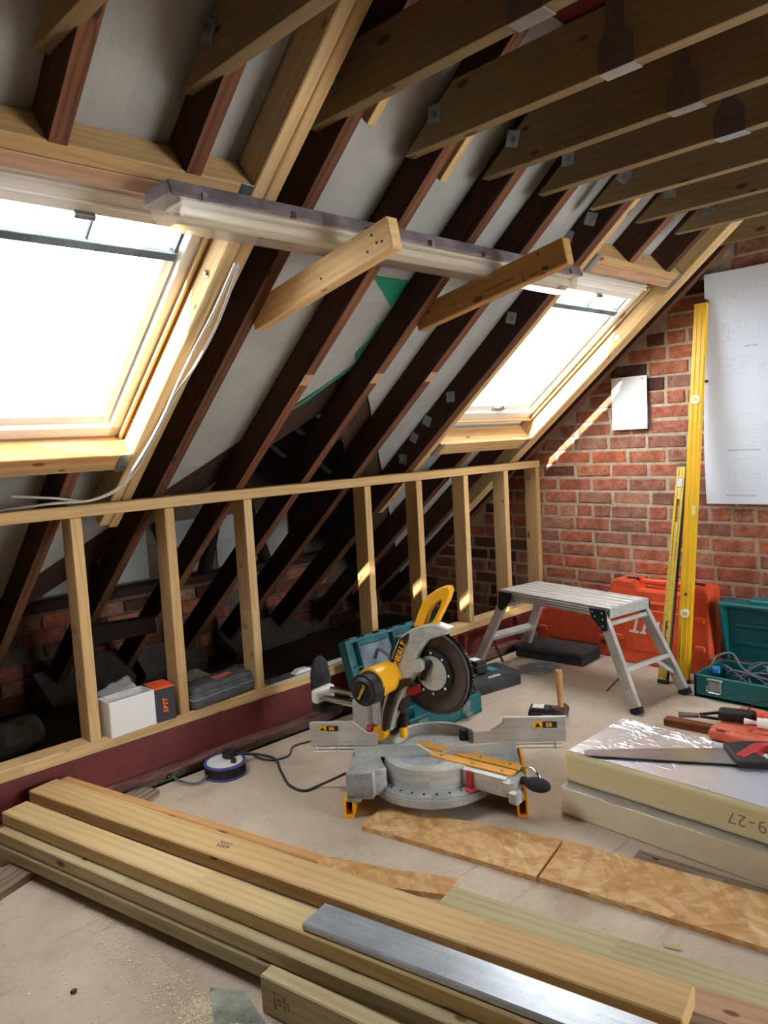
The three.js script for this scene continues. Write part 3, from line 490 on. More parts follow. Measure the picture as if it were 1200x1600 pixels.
{
  const t = thing('tool_box_carton', 'black carton with an orange lid beside the white cardboard box', 'box', [1.495, 0.272, KZ - 0.035], -0.05);
  mesh('carton', B(0.088, 0.14, 0.11, [0, 0.07, 0]), m.boxblack, t); mesh('lid', B(0.089, 0.008, 0.111, [0, 0.144, 0]), m.case, t, 'orange top');
  mesh('logo', planeG(0.075, 0.05, [0.0, 0.07, 0.0556], [0, 0, Math.PI / 2]), print(128, 90, (g) => { g.fillStyle = '#ff6a1c'; g.font = 'bold italic 52px sans-serif'; g.fillText('SPIT', 2, 62); }), t);
}
{
  const t = thing('zip_case', 'dusty black zipped tool case lying on the sole plate', 'case', [1.79, 0.272, KZ - 0.07], 0.12); t.scale.y = 1.25;
  mesh('shell', M(RB(0.36, 0.06, 0.15, 0.025, [0, 0.028, 0], undefined, 4), RB(0.34, 0.03, 0.135, 0.015, [0, 0.06, -0.004], undefined, 3)), mat('#66686a', 0.75, { map: dustMap }), t);
  mesh('zip', RB(0.364, 0.006, 0.154, 0.003, [0, 0.037, 0]), m.greydust, t); mesh('badge', RB(0.1, 0.004, 0.035, 0.002, [0.03, 0.077, 0.005]), m.casesalmon, t, 'faded red badge');
}
solo('rubble_bag', RB(0.22, 0.1, 0.14, 0.03, [0, 0.05, 0]), m.red, 'dark red and white bag behind the zipped tool case', 'bag', [2.02, 0.2, KZ - 0.3], [0.1, 0.4, 0]).material = mat('#7a3a36', 0.8, { map: dustMap });
solo('paper_bag', RB(0.24, 0.09, 0.16, 0.03, [0, 0.045, 0]), mat('#b5b2a8', 0.8, { map: dustMap }), 'crumpled pale bag behind the zipped tool case', 'bag', [1.76, 0.24, KZ - 0.27], [0.2, 0.2, 0.1]);
{
  const t = thing('flat_trowel', 'flat grey metal plate with a white wedge, lying on the sole plate', 'plate', [2.22, 0.272, KZ - 0.05], 0.03);
  mesh('plate', B(0.36, 0.004, 0.085, [0, 0.002, 0]), m.galv, t); mesh('wedge', ext([[-0.06, 0], [0.06, 0], [0.03, 0.015], [-0.03, 0.018]], 0.04, 0.002), m.white, t).position.set(0.05, 0.004, -0.02);
  mesh('label_strip', B(0.14, 0.006, 0.05, [0.26, 0.003, 0.01]), m.card, t);
}
solo('insulation_roll', T(C(0.085, 0.085, 0.55, [0, 0, 0], 'x', 28), [0, 0, 0]), m.insul, 'grey roll lying on the dark attic floor behind the stud wall', 'roll', [0.98, 0.1, -3.72], [0, 0.35, 0]);
solo('green_sack', RB(0.34, 0.12, 0.22, 0.05, [0, 0.06, 0], undefined, 4), m.greenbag, 'dark green sack on the attic floor behind the stud wall', 'sack', [2.42, 0.02, -3.3], [0, 0.3, 0]);
solo('black_tub', M(RB(0.5, 0.14, 0.24, 0.02, [0, 0.07, 0])), m.rubber, 'black tub on the attic floor beside the green sack', 'tub', [2.85, 0.02, -3.36], [0, -0.1, 0]);
solo('stone_block', B(0.5, 0.05, 0.26, [0, 0, 0]), m.stone, 'grey stone slab leaning low in the dark eaves near the grey roll', 'stone', [1.72, 0.13, -4.33], [0.6, 0.08, 0.03]);
solo('stone_block', B(0.42, 0.06, 0.24, [0, 0, 0]), m.stone, 'grey stone slab in the dark eaves behind the black noggin', 'stone', [2.25, 0.12, -4.33], [0.55, -0.06, -0.03]);
solo('stone_block', B(0.6, 0.06, 0.24, [0, 0, 0]), m.stone, 'grey stone slab in the dark eaves behind the black tub', 'stone', [2.95, 0.12, -4.33], [0.5, 0.05, 0.02]);
{ const t = thing('noggin', 'short black noggin with a pale cut end between dark rafters in the eaves', 'timber', [1.67, 0.52, -3.7], -0.2); mesh('timber', cbox(0.34, 0.085, 0.07, 0.003, 0), m.olddark, t); mesh('cut_end', B(0.003, 0.082, 0.067, [0.1712, 0, 0]), m.pine3, t, 'pale cut end'); }
solo('white_rod', bar([0, 0, 0], [0.34, 0.01, -0.02], 0.008), m.white, 'thin white rod lying in the dark eaves', 'rod', [2.2, 0.1, -3.83]);

// ================================================================== ON THE GABLE WALL
function sheet(w, h, curl, nx = 16, ny = 16) { // thin paper with real thickness, standing in the z-y plane facing -x
  const g = fin(new THREE.BoxGeometry(w, h, 0.0012, nx, ny, 1)), p = g.attributes.position;
  for (let i = 0; i < p.count; i++) p.setZ(i, p.getZ(i) + curl(p.getX(i) / w + 0.5, p.getY(i) / h + 0.5));
  g.computeVertexNormals(); g.rotateY(-Math.PI / 2); return g;
}
{
  const t = thing('paper_sheet', 'small white sheet pinned alone on the brick gable', 'paper', [GX - 0.026, 1.54, -2.303]);
  const pm = new THREE.MeshStandardMaterial({ roughness: 0.85, side: THREE.DoubleSide, map: canvasTex(256, 360, (g, w, h) => { g.fillStyle = '#f1f3f6'; g.fillRect(0, 0, w, h); g.strokeStyle = '#8f98a5'; g.lineWidth = 2; g.strokeRect(120, 290, 110, 44); g.beginPath(); g.moveTo(14, 338); g.lineTo(240, 338); g.stroke(); g.fillStyle = '#5a6270'; for (let i = 0; i < 4; i++) g.fillRect(128, 298 + i * 9, 60 + ((i * 37) % 40), 2); }) });
  mesh('page', sheet(0.228, 0.312, (u, v) => 0.004 * Math.sin(u * 3) + 0.006 * Math.pow(1 - v, 2)), pm, t);
  for (const z of [-0.05, 0.09]) mesh('pin', C(0.005, 0.005, 0.004, [-0.006, 0.14, z], 'x', 10), m.galv, t);
}
{
  const W = 0.84, H = 1.25, t = thing('drawing_sheet', 'large sheet of building drawings hanging on the brick gable behind the tall level', 'drawing', [GX - 0.04, 1.575, -1.415]);
  const pm = new THREE.MeshStandardMaterial({ roughness: 0.85, side: THREE.DoubleSide, map: canvasTex(1024, 1524, (g, w, h) => {
    g.fillStyle = '#e3ebf8'; g.fillRect(0, 0, w, h); g.strokeStyle = '#c3cad6'; g.lineWidth = 1.5; const q = rng(5);
    const plan = (x, y, s) => { g.strokeRect(x, y, 190 * s, 120 * s); g.beginPath(); g.moveTo(x + 80 * s, y); g.lineTo(x + 80 * s, y + 120 * s); g.moveTo(x, y + 60 * s); g.lineTo(x + 120 * s, y + 60 * s); g.stroke(); for (let i = 0; i < 6; i++) g.strokeRect(x + q() * 160 * s, y + q() * 95 * s, 22 * s, 16 * s); };
    const elev = (x, y) => { g.strokeRect(x, y, 230, 130); g.beginPath(); g.moveTo(x - 14, y); g.lineTo(x + 60, y - 76); g.lineTo(x + 170, y - 76); g.lineTo(x + 244, y); g.stroke(); for (const [dx, dy] of [[20, 20], [90, 20], [160, 20], [20, 76], [160, 76]]) { g.strokeRect(x + dx, y + dy, 44, 34); g.beginPath(); g.moveTo(x + dx + 22, y + dy); g.lineTo(x + dx + 22, y + dy + 34); g.stroke(); } };
    plan(60, 90, 1); plan(330, 70, 1.1); plan(70, 330, 1); plan(340, 330, 1.1); plan(650, 90, 1.2); plan(660, 340, 1.2); plan(90, 560, 0.9); plan(340, 590, 1); plan(650, 600, 1.2); elev(150, 1010); elev(540, 1010); elev(150, 1300); elev(540, 1300); g.strokeRect(820, 900, 160, 560);
    g.fillStyle = '#6a7280'; g.font = '15px sans-serif'; g.fillText('PROPOSED FRONT ELEVATION', 150, 1172); g.fillText('PROPOSED REAR ELEVATION', 130, 1472); g.fillText('PROPOSED SIDE ELEVATION', 540, 1172); g.fillText('ROOF PLAN', 250, 500); 
  }) });
  mesh('sheet', sheet(W, H, (u, v) => { const e = Math.pow(clamp(1 - u * 4), 2); return 0.02 * e * (0.6 + 0.6 * Math.sin(v * 5)) + 0.007 * Math.sin(u * 9 + v * 3) + 0.008 * Math.sin(v * 7); }, 40, 40), pm, t);
  mesh('tape', B(0.002, 0.012, 0.05, [-0.03, 0.05, -0.42]), m.black, t, 'dark clip at the sheet edge');
}
function level(name, label, x0, x1, y1, z0, z1, w, d, mt, cat, holes) {
  // an upright box-section level: from foot (x0, 0, z0) to head (x1, y1, z1); w is the wide face (towards -x), d its depth
  const t = thing(name, label, cat, [x0, 0, z0]), dx = x1 - x0, dz = z1 - z0, L = Math.hypot(dx, y1, dz);
  const s = rrect(w, L - 0.02, 0.003, 0, L / 2), hs = holes.map(([f, h]) => rrect(w * 0.42, h, w * 0.2, 0, L * f, THREE.Path));
  const q = new THREE.Quaternion().setFromUnitVectors(new THREE.Vector3(0, 1, 0), new THREE.Vector3(dx, y1, dz).normalize());
  const put = (g) => { g.rotateY(-Math.PI / 2); g.applyQuaternion(q); g.translate(d, 0, 0); return g; };
  mesh('body', put(ext(s, d, 0.002, hs)), mt, t);
  mesh('web_groove', put(M(B(w * 0.06, L - 0.06, 0.004, [-w * 0.2, L / 2, d + 0.001]), B(w * 0.06, L - 0.06, 0.004, [w * 0.2, L / 2, d + 0.001]))), mt, t);
  for (const yy of [0.008, L - 0.008]) mesh('end_cap', put(B(w + 0.004, 0.018, d + 0.004, [0, yy, d / 2])), m.darksteel, t);
  return { t, put, L };
}
{
  const { t, put, L } = level('spirit_level', 'tall bright yellow box level leaning on the gable beside the drawing sheet', 3.95, 4.24, 2.06, -1.85, -1.842, 0.067, 0.03, m.levelyellow, 'level', []);
  for (const f of [0.18, 0.74]) { mesh('vial', put(M(T(C(0.024, 0.024, 0.004, [0, L * f, 0.033], 'z', 24)))), m.white, t); mesh('vial_window', put(B(0.03, 0.02, 0.004, [0, L * f, 0.036])), mat('#cdbf5a', 0.3), t); }
  mesh('vial', put(B(0.02, 0.055, 0.004, [0.02, L * 0.45, 0.032])), mat('#d8d28a', 0.3), t); mesh('screw', put(C(0.007, 0.007, 0.004, [0, L * 0.23, 0.032], 'z', 10)), m.black, t);
}
{
  const { t, put, L } = level('spirit_level', 'shorter worn yellow level with cut-out hand grips, leaning beside the tall level', 3.87, 4.22, 1.17, -1.925, -1.955, 0.05, 0.025, m.levelold, 'level', [[0.22, 0.13], [0.78, 0.13]]);
  mesh('vial', put(B(0.03, 0.05, 0.004, [0, L * 0.91, 0.027])), m.galv, t); mesh('vial', put(B(0.035, 0.04, 0.004, [0, L * 0.1, 0.027])), m.galv, t); mesh('edge_strip', put(B(0.006, L - 0.04, 0.027, [0.0265, L / 2, 0.0125])), m.darksteel, t);
}

// ================================================================== CASES
function uprightCase(label, z0, z1, h, d, mt, flip, x, logo) {
  const w = z1 - z0, t = thing('tool_case', label, 'tool case', [x, 0, (z0 + z1) / 2]);
  // local: front faces -x. build in a frame where u = z and then turn
  const G = (g) => { g.rotateY(-Math.PI / 2); return g; }; // shape x -> +z ; depth -> -x
  const s = new THREE.Shape(), H = h - 0.05; s.moveTo(-w / 2 + 0.03, 0); s.lineTo(w / 2 - 0.03, 0); s.quadraticCurveTo(w / 2, 0, w / 2, 0.03); s.lineTo(w / 2, h - 0.05); s.quadraticCurveTo(w / 2, h, w / 2 - 0.05, h); s.lineTo(w * 0.3, h); s.lineTo(w * 0.25, H); s.lineTo(-w * 0.2, H); s.lineTo(-w * 0.25, h); s.lineTo(-w / 2 + 0.05, h); s.quadraticCurveTo(-w / 2, h, -w / 2, h - 0.05); s.lineTo(-w / 2, 0.03); s.quadraticCurveTo(-w / 2, 0, -w / 2 + 0.03, 0);
  mesh('shell', M(G(ext(s, d * 0.48, 0.012)).translate(d, 0, 0), G(ext(s.clone(), d * 0.48, 0.012)).translate(d * 0.49, 0, 0)), mt, t);
  mesh('handle', G(T(M(RB(w * 0.5, 0.035, 0.035, 0.015, [0.02, h - 0.012, 0]), RB(0.03, 0.06, 0.03, 0.012, [-w * 0.2, h - 0.03, 0]), RB(0.03, 0.06, 0.03, 0.012, [w * 0.25, h - 0.03, 0])), [0, 0, d * 0.5])).translate(d, 0, 0), mt, t);
  mesh('panel', M(RB(0.012, h * 0.5, w * 0.66, 0.006, [0.0, h * 0.42, 0]), RB(0.014, 0.02, w * 0.4, 0.006, [-0.002, h * 0.75, 0])), mt, t);
  for (const [zz, yy] of [[-w * 0.41, 0.3], [w * 0.41, 0.3], [-w * 0.41, 0.62], [w * 0.41, 0.62]]) mesh('rib', RB(0.02, 0.035, 0.06, 0.01, [0.0, h * yy, zz]), mt, t);
  for (const zz of [-w * 0.3, w * 0.36]) mesh('latch', RB(0.03, 0.03, 0.07, 0.006, [d * 0.4, h - 0.006, zz]), m.black, t);
  if (logo) mesh('logo', planeG(0.3, 0.115, [-0.0085, h * 0.46, -0.03], [0, -Math.PI / 2, 0]).applyMatrix4(new THREE.Matrix4()), print(256, 100, (g, W, H2) => { g.save(); g.translate(W / 2, H2 / 2); g.rotate(Math.PI); g.fillStyle = '#f3dfe0'; g.font = 'bold italic 104px sans-serif'; g.textAlign = 'center'; g.textBaseline = 'middle'; g.fillText('SPIT', 0, 4); g.restore(); }), t);
  return t;
}
uprightCase('orange plastic tool case with an upside-down white logo, upright against the gable behind the levels', -2.37, -1.77, 0.5, 0.16, m.case, 1, 4.125, true);
uprightCase('darker red tool case without a logo, upright behind the folding work bench', -2.93, -2.4, 0.39, 0.13, m.casered, 0, 4.17, false);
{
  const t = thing('flat_case', 'flat dusty black plastic case lying under the folding work bench', 'case', [3.985, 0, -2.66], 0.09);
  const g = (y, h, w, l) => RB(w, h, l, 0.012, [0, y, 0]);
  mesh('base', M(g(0.02, 0.04, 0.24, 0.46)), m.blackdust, t); mesh('lid', M(g(0.06, 0.036, 0.245, 0.465), RB(0.05, 0.02, 0.2, 0.008, [-0.1, 0.06, 0])), m.blackdust, t); mesh('latch', M(RB(0.012, 0.03, 0.05, 0.004, [-0.124, 0.04, -0.13]), RB(0.012, 0.03, 0.05, 0.004, [-0.124, 0.04, 0.13])), m.black, t);
}
// open hollow tray: outer w x d x h, wall k
const tray = (w, d, h, k) => M(B(w, k, d, [0, k / 2, 0]), RB(w, h, k, 0.006, [0, h / 2, d / 2 - k / 2]), RB(w, h, k, 0.006, [0, h / 2, -d / 2 + k / 2]), RB(k, h, d, 0.006, [-w / 2 + k / 2, h / 2, 0]), RB(k, h, d, 0.006, [w / 2 - k / 2, h / 2, 0]));
{
  // open teal case by the gable: long side along z
  const t = thing('power_tool_case', 'open teal case full of grey cable, lid leaning on the brick gable', 'tool case', [3.955, 0, -1.41]);
  const w = 0.34, d = 0.6, h = 0.12;
  mesh('base', M(tray(w, d, h, 0.02), RB(0.05, 0.07, 0.16, 0.02, [-0.14, 0.075, -0.2]), RB(0.04, 0.06, 0.2, 0.015, [-0.145, 0.07, 0.1]), RB(0.2, 0.05, 0.03, 0.01, [0, 0.04, 0.05])), m.teal, t);
  const lid = M(RB(0.02, 0.34, d, 0.008, [0.055, 0.17, 0]), RB(0.11, 0.025, d, 0.01, [0.01, 0.33, 0]), ext([[0.06, 0], [0.06, 0.335], [-0.045, 0.335], [0.03, 0]], 0.02, 0.004).translate(0, 0, -d / 2), ext([[0.06, 0], [0.06, 0.335], [-0.045, 0.335], [0.03, 0]], 0.02, 0.004).translate(0, 0, d / 2 - 0.02), RB(0.03, 0.03, 0.5, 0.01, [0.05, 0.2, 0]), RB(0.03, 0.03, 0.5, 0.01, [0.05, 0.1, 0]), RB(0.09, 0.04, 0.2, 0.015, [0.03, 0.345, -0.05]));
  mesh('lid', T(lid, [0.2, 0.1, 0], [0, 0, 0.08]), m.teal, t);
  for (const z of [-0.19, 0.14]) { mesh('latch', M(RB(0.02, 0.01, 0.075, 0.003, [-0.175, 0.105, z]), B(0.008, 0.05, 0.06, [-0.174, 0.07, z])), mat('#8f9a96', 0.5), t, 'grey hinged latch plate'); mesh('latch_wire', tube([[-0.18, 0.075, z - 0.035], [-0.185, 0.045, z - 0.033], [-0.186, 0.042, z], [-0.185, 0.045, z + 0.033], [-0.18, 0.075, z + 0.035]], 0.003, 24), m.chrome, t); }
  const loops = []; const q = rng(41);
  for (let i = 0; i < 7; i++) { const cx = (q() - 0.5) * 0.1, cz = -0.08 + i * 0.05 + (q() - 0.5) * 0.05, r1 = 0.08 + q() * 0.05, r2 = 0.1 + q() * 0.07, pts = []; for (let a = 0; a <= 9; a++) { const th = a / 9 * 6.2 + q(); pts.push([cx + Math.cos(th) * r1, 0.1 + 0.05 * Math.sin(th * 2 + i) + i * 0.006, cz + Math.sin(th) * r2]); } loops.push(tube(pts, 0.0055, 70)); }
  const coil = solo('cable_coil', M(loops, tube([[-0.02, 0.1, -0.28], [0.02, 0.17, -0.26], [0.06, 0.19, -0.2], [0.0, 0.14, -0.12], [-0.08, 0.13, 0], [-0.12, 0.14, 0.16]], 0.006, 60)), m.greycord, 'loose coils of grey cable in the open teal case by the gable', 'cable', [3.955, 0, -1.41]);
  solo('plug', M(RB(0.05, 0.03, 0.04, 0.008, [0, 0, 0]), C(0.004, 0.004, 0.02, [-0.03, 0, 0.01], 'x')), m.blue, 'blue plug lying in the open teal case by the gable', 'plug', [3.85, 0.14, -1.62], [0, 0.4, 0]);
  solo('sander', M(RB(0.16, 0.05, 0.1, 0.02, [0, 0, 0]), C(0.03, 0.03, 0.12, [0, 0.03, 0], 'z', 20)), m.blackdust, 'black power tool half hidden under cable in the open teal case', 'tool', [3.96, 0.07, -1.35], [0, 0.5, 0]);
}
{
  // open teal case behind the mitre saw: long side along x
  const t = thing('power_tool_case', 'open teal case behind the mitre saw, dusty lid standing against the beam', 'tool case', [2.7, 0, -2.62], -0.02);
  const w = 0.52, d = 0.36, h = 0.1;
  mesh('base', M(tray(w, d, h, 0.016), B(0.012, 0.07, d - 0.03, [0.12, 0.05, 0]), B(0.14, 0.07, 0.012, [-0.14, 0.05, 0.02])), m.teal, t);
  for (const x of [-0.17, 0.13]) mesh('latch', M(B(0.06, 0.05, 0.012, [x, 0.06, d / 2 + 0.006]), B(0.05, 0.012, 0.03, [x, 0.03, d / 2 + 0.018])), mat('#6f7b78', 0.4), t, 'grey clip');
  const lid = M(B(w, 0.33, 0.012, [0, 0.165, -0.035]), RB(0.014, 0.34, 0.06, 0.004, [-w / 2 + 0.007, 0.17, -0.01]), RB(0.014, 0.34, 0.06, 0.004, [w / 2 - 0.007, 0.17, -0.01]), RB(w, 0.016, 0.06, 0.004, [0, 0.335, -0.01]), RB(w, 0.016, 0.06, 0.004, [0, 0.008, -0.01]));
  const LR = [-0.3, 0, 0], LP = [0, 0.075, -0.17];
  mesh('lid', T(lid, LP, LR), m.tealdust, t);
  mesh('lid_lining', T(M(B(0.2, 0.26, 0.01, [-0.05, 0.17, -0.02]), B(0.08, 0.26, 0.012, [0.15, 0.17, -0.02])), LP, LR), m.greydust, t, 'grey dusty lining panel');
  mesh('lid_rib', T(M(B(0.008, 0.31, 0.035, [-0.17, 0.17, -0.012]), B(0.008, 0.31, 0.035, [0.08, 0.17, -0.012]), B(0.1, 0.008, 0.035, [-0.21, 0.2, -0.012])), LP, LR), m.teal, t);
  for (let i = 0; i < 5; i++) mesh('lid_catch', T(B(0.05, 0.014, 0.05, [-0.2 + i * 0.1, 0.345, -0.01]), LP, LR), m.teal, t);
}
{
  const t = thing('battery_charger', 'black twin battery charger on the floor behind the saw, one battery clipped in', 'charger', [3.28, 0, -2.66], -0.18);
  const s = shape([[-0.16, 0.0], [0.16, 0], [0.165, 0.05], [0.11, 0.09], [-0.16, 0.1]]);
  const g = new THREE.Shape(); g.moveTo(0.1, 0); g.lineTo(0.1, 0.03); g.quadraticCurveTo(0.1, 0.075, 0.055, 0.08); g.lineTo(-0.1, 0.085); g.lineTo(-0.1, 0);
  const b = ext(g, 0.34, 0.01); b.rotateY(-Math.PI / 2); b.translate(0.17, 0, 0); b.rotateY(0.0);
  mesh('housing', b, m.blackdust, t); mesh('stripe', M(B(0.05, 0.004, 0.07, [0.05, 0.086, -0.02]), B(0.05, 0.004, 0.07, [-0.1, 0.086, -0.02])), mat('#2f8f9c', 0.5), t, 'teal contact strip');
  mesh('lettering', T(planeG(0.14, 0.028, [0, 0, 0]), [0, 0.077, 0.072], [-1.2, 0, 0]), print(256, 52, (c) => { c.fillStyle = '#d5dadd'; c.font = 'bold italic 46px sans-serif'; c.fillText('makita', 36, 40); }), t);
}
function battery(label, p, ry, rz = 0) { const t = thing('battery', label, 'battery', p, ry); t.rotation.z = rz; mesh('pack', M(RB(0.075, 0.05, 0.115, 0.01, [0, 0.03, 0]), RB(0.066, 0.018, 0.1, 0.005, [0, 0.062, 0])), m.black, t); mesh('top_label', B(0.05, 0.002, 0.055, [0, 0.0718, -0.01]), m.white, t, 'white label'); mesh('stripe', M(B(0.077, 0.006, 0.05, [0, 0.042, 0.03])), m.galv, t); return t; }
battery('black battery with a white label clipped on the twin charger', [3.24, 0.083, -2.7], -0.18);
battery('black and grey battery lying on the floor beside the hammer', [3.03, 0.0, -2.13], 0.5);
solo('battery_cover', RB(0.035, 0.06, 0.09, 0.01, [0, 0.03, 0]), mat('#7a4a44', 0.6, { map: dustMap }), 'small dusty red-brown pack leaning on the battery beside the hammer', 'battery', [3.085, 0.0, -2.12], [0, 0.5, 0]);
{
  const t = thing('club_hammer', 'club hammer standing on its head with a pale wooden handle', 'hammer', [3.13, 0, -2.08], 0.3);
  mesh('hammer_head', M(RB(0.1, 0.052, 0.052, 0.012, [0, 0.026, 0]), C(0.027, 0.027, 0.012, [0.048, 0.026, 0], 'x', 16), C(0.027, 0.027, 0.012, [-0.048, 0.026, 0], 'x', 16)), m.head, t);
  mesh('handle', T(fin(new THREE.LatheGeometry([[0, 0], [0.014, 0], [0.013, 0.06], [0.0165, 0.14], [0.017, 0.2], [0.0155, 0.212], [0, 0.215]].map((p) => new THREE.Vector2(...p)), 20)), [0, 0.03, 0], [0, 0, 0.09]), m.haft, t);
}
{ // heap of nails under the bench
  const q = rng(9), gs = []; for (let i = 0; i < 240; i++) { const r = Math.pow(q(), 0.7) * 0.13, a = q() * 6.28, th = q() * 3.14, x = r * Math.cos(a), z = r * 0.75 * Math.sin(a), y = 0.004 + 0.022 * (1 - r / 0.13) * q(), l = 0.025 + 0.012 * q(); gs.push(bar([x - Math.cos(th) * l, y, z - Math.sin(th) * l], [x + Math.cos(th) * l, y + (q() - 0.5) * 0.012, z + Math.sin(th) * l], 0.0017, 5)); }
  const o = solo('nails', M(gs), m.nails, 'heap of loose grey nails on the floor under the folding bench', 'nails', [3.7, 0.001, -2.61]); o.userData.kind = 'stuff';
}

// ================================================================== FOLDING WORK BENCH
{
  const t = thing('work_bench', 'folding aluminium work platform with splayed legs in front of the orange cases', 'bench', [3.66, 0, -2.345], -0.138);
  const H = 0.49, hl = 0.385, hw = 0.155;
  const slats = 5, sw = 2 * hw / slats;
  for (let i = 0; i < slats; i++) mesh('platform_slat', M(B(sw - 0.005, 0.008, 2 * hl, [-hw + sw * (i + 0.5), H, 0]), B(sw * 0.3, 0.003, 2 * hl - 0.004, [-hw + sw * (i + 0.3), H + 0.0045, 0])), m.alu, t);
  mesh('platform_deck', B(2 * hw - 0.01, 0.006, 2 * hl - 0.01, [0, H - 0.012, 0]), m.alu, t);
  for (const s of [-1, 1]) { mesh('side_rail', M(B(0.012, 0.055, 2 * hl, [s * hw, H - 0.024, 0]), ...[0, 1, 2].map((k) => B(0.004, 0.004, 2 * hl - 0.01, [s * (hw + 0.007), H - 0.012 - k * 0.014, 0]))), m.alu, t); mesh('end_rail', RB(2 * hw + 0.014, 0.055, 0.016, 0.006, [0, H - 0.024, s * hl]), m.alu, t); }
  for (const sz of [-1, 1]) {
    const top = (sx) => [sx * (hw + 0.008), H - 0.06, sz * (hl - 0.03)], foot = (sx) => [sx * 0.205, 0.0, sz * 0.575];
    for (const sx of [-1, 1]) {
      const a = top(sx), f = foot(sx), lerp = (k) => a.map((c, i) => c + (f[i] - c) * k);
      const leg = mesh('leg', rbar(lerp(-0.03), lerp(0.965), 0.028, 0.055, [1, 0, 0]), m.alu, t);
      mesh('rubber_foot', rbar(lerp(0.93), lerp(1.0), 0.034, 0.06, [1, 0, 0]), m.rubber, leg);
      const hp = new THREE.Shape(); hp.moveTo(-0.06, 0.0); hp.lineTo(0.045, 0); hp.lineTo(0.05, -0.03); hp.lineTo(0.015 + 0.04, -0.1); hp.quadraticCurveTo(0.03, -0.125, 0.005, -0.1); hp.lineTo(-0.045, -0.05);
      const hg = ext(hp, 0.006, 0.002); hg.translate(0, 0, -0.003); hg.rotateY(-sz * Math.PI / 2); hg.translate(sx * (hw + 0.027), H - 0.004, sz * (hl - 0.05));
      const hinge = mesh('hinge_plate', hg, m.black, t);
      for (const [dz, dy] of [[-0.035, -0.018], [0.025, -0.018], [-0.02, -0.04], [0.03, -0.085], [0.012, -0.095], [0.03, -0.05]]) mesh('rivet', C(0.006, 0.006, 0.006, [sx * (hw + 0.031), H - 0.004 + dy, sz * (hl - 0.05 + dz)], 'x', 10), m.chrome, hinge);
    }
    const at = (k, sx) => { const a = top(sx), f = foot(sx); return a.map((c, i) => c + (f[i] - c) * k); };
    mesh('rung', rbar(at(0.55, -1), at(0.55, 1), 0.05, 0.024, [0, 0.4, sz]), m.alu, t); mesh('rung', rbar(at(0.06, -1), at(0.06, 1), 0.035, 0.022, [0, 0.4, sz]), m.alu, t);
    const b0 = at(0.52, 1), b1 = at(0.75, 1); mesh('brace', rbar([b0[0] - 0.1, b0[1] - 0.01, b0[2]], [b1[0] - 0.005, b1[1], b1[2]], 0.02, 0.006, [0, 1, 0]), m.galv, t);
    const c0 = at(0.62, -1); mesh('brace', rbar([c0[0] + 0.03, c0[1] + 0.02, c0[2] - sz * 0.02], [c0[0] + 0.01, c0[1] - 0.1, c0[2] - sz * 0.12], 0.018, 0.005, [1, 0, 0]), m.darksteel, t);
  }
}

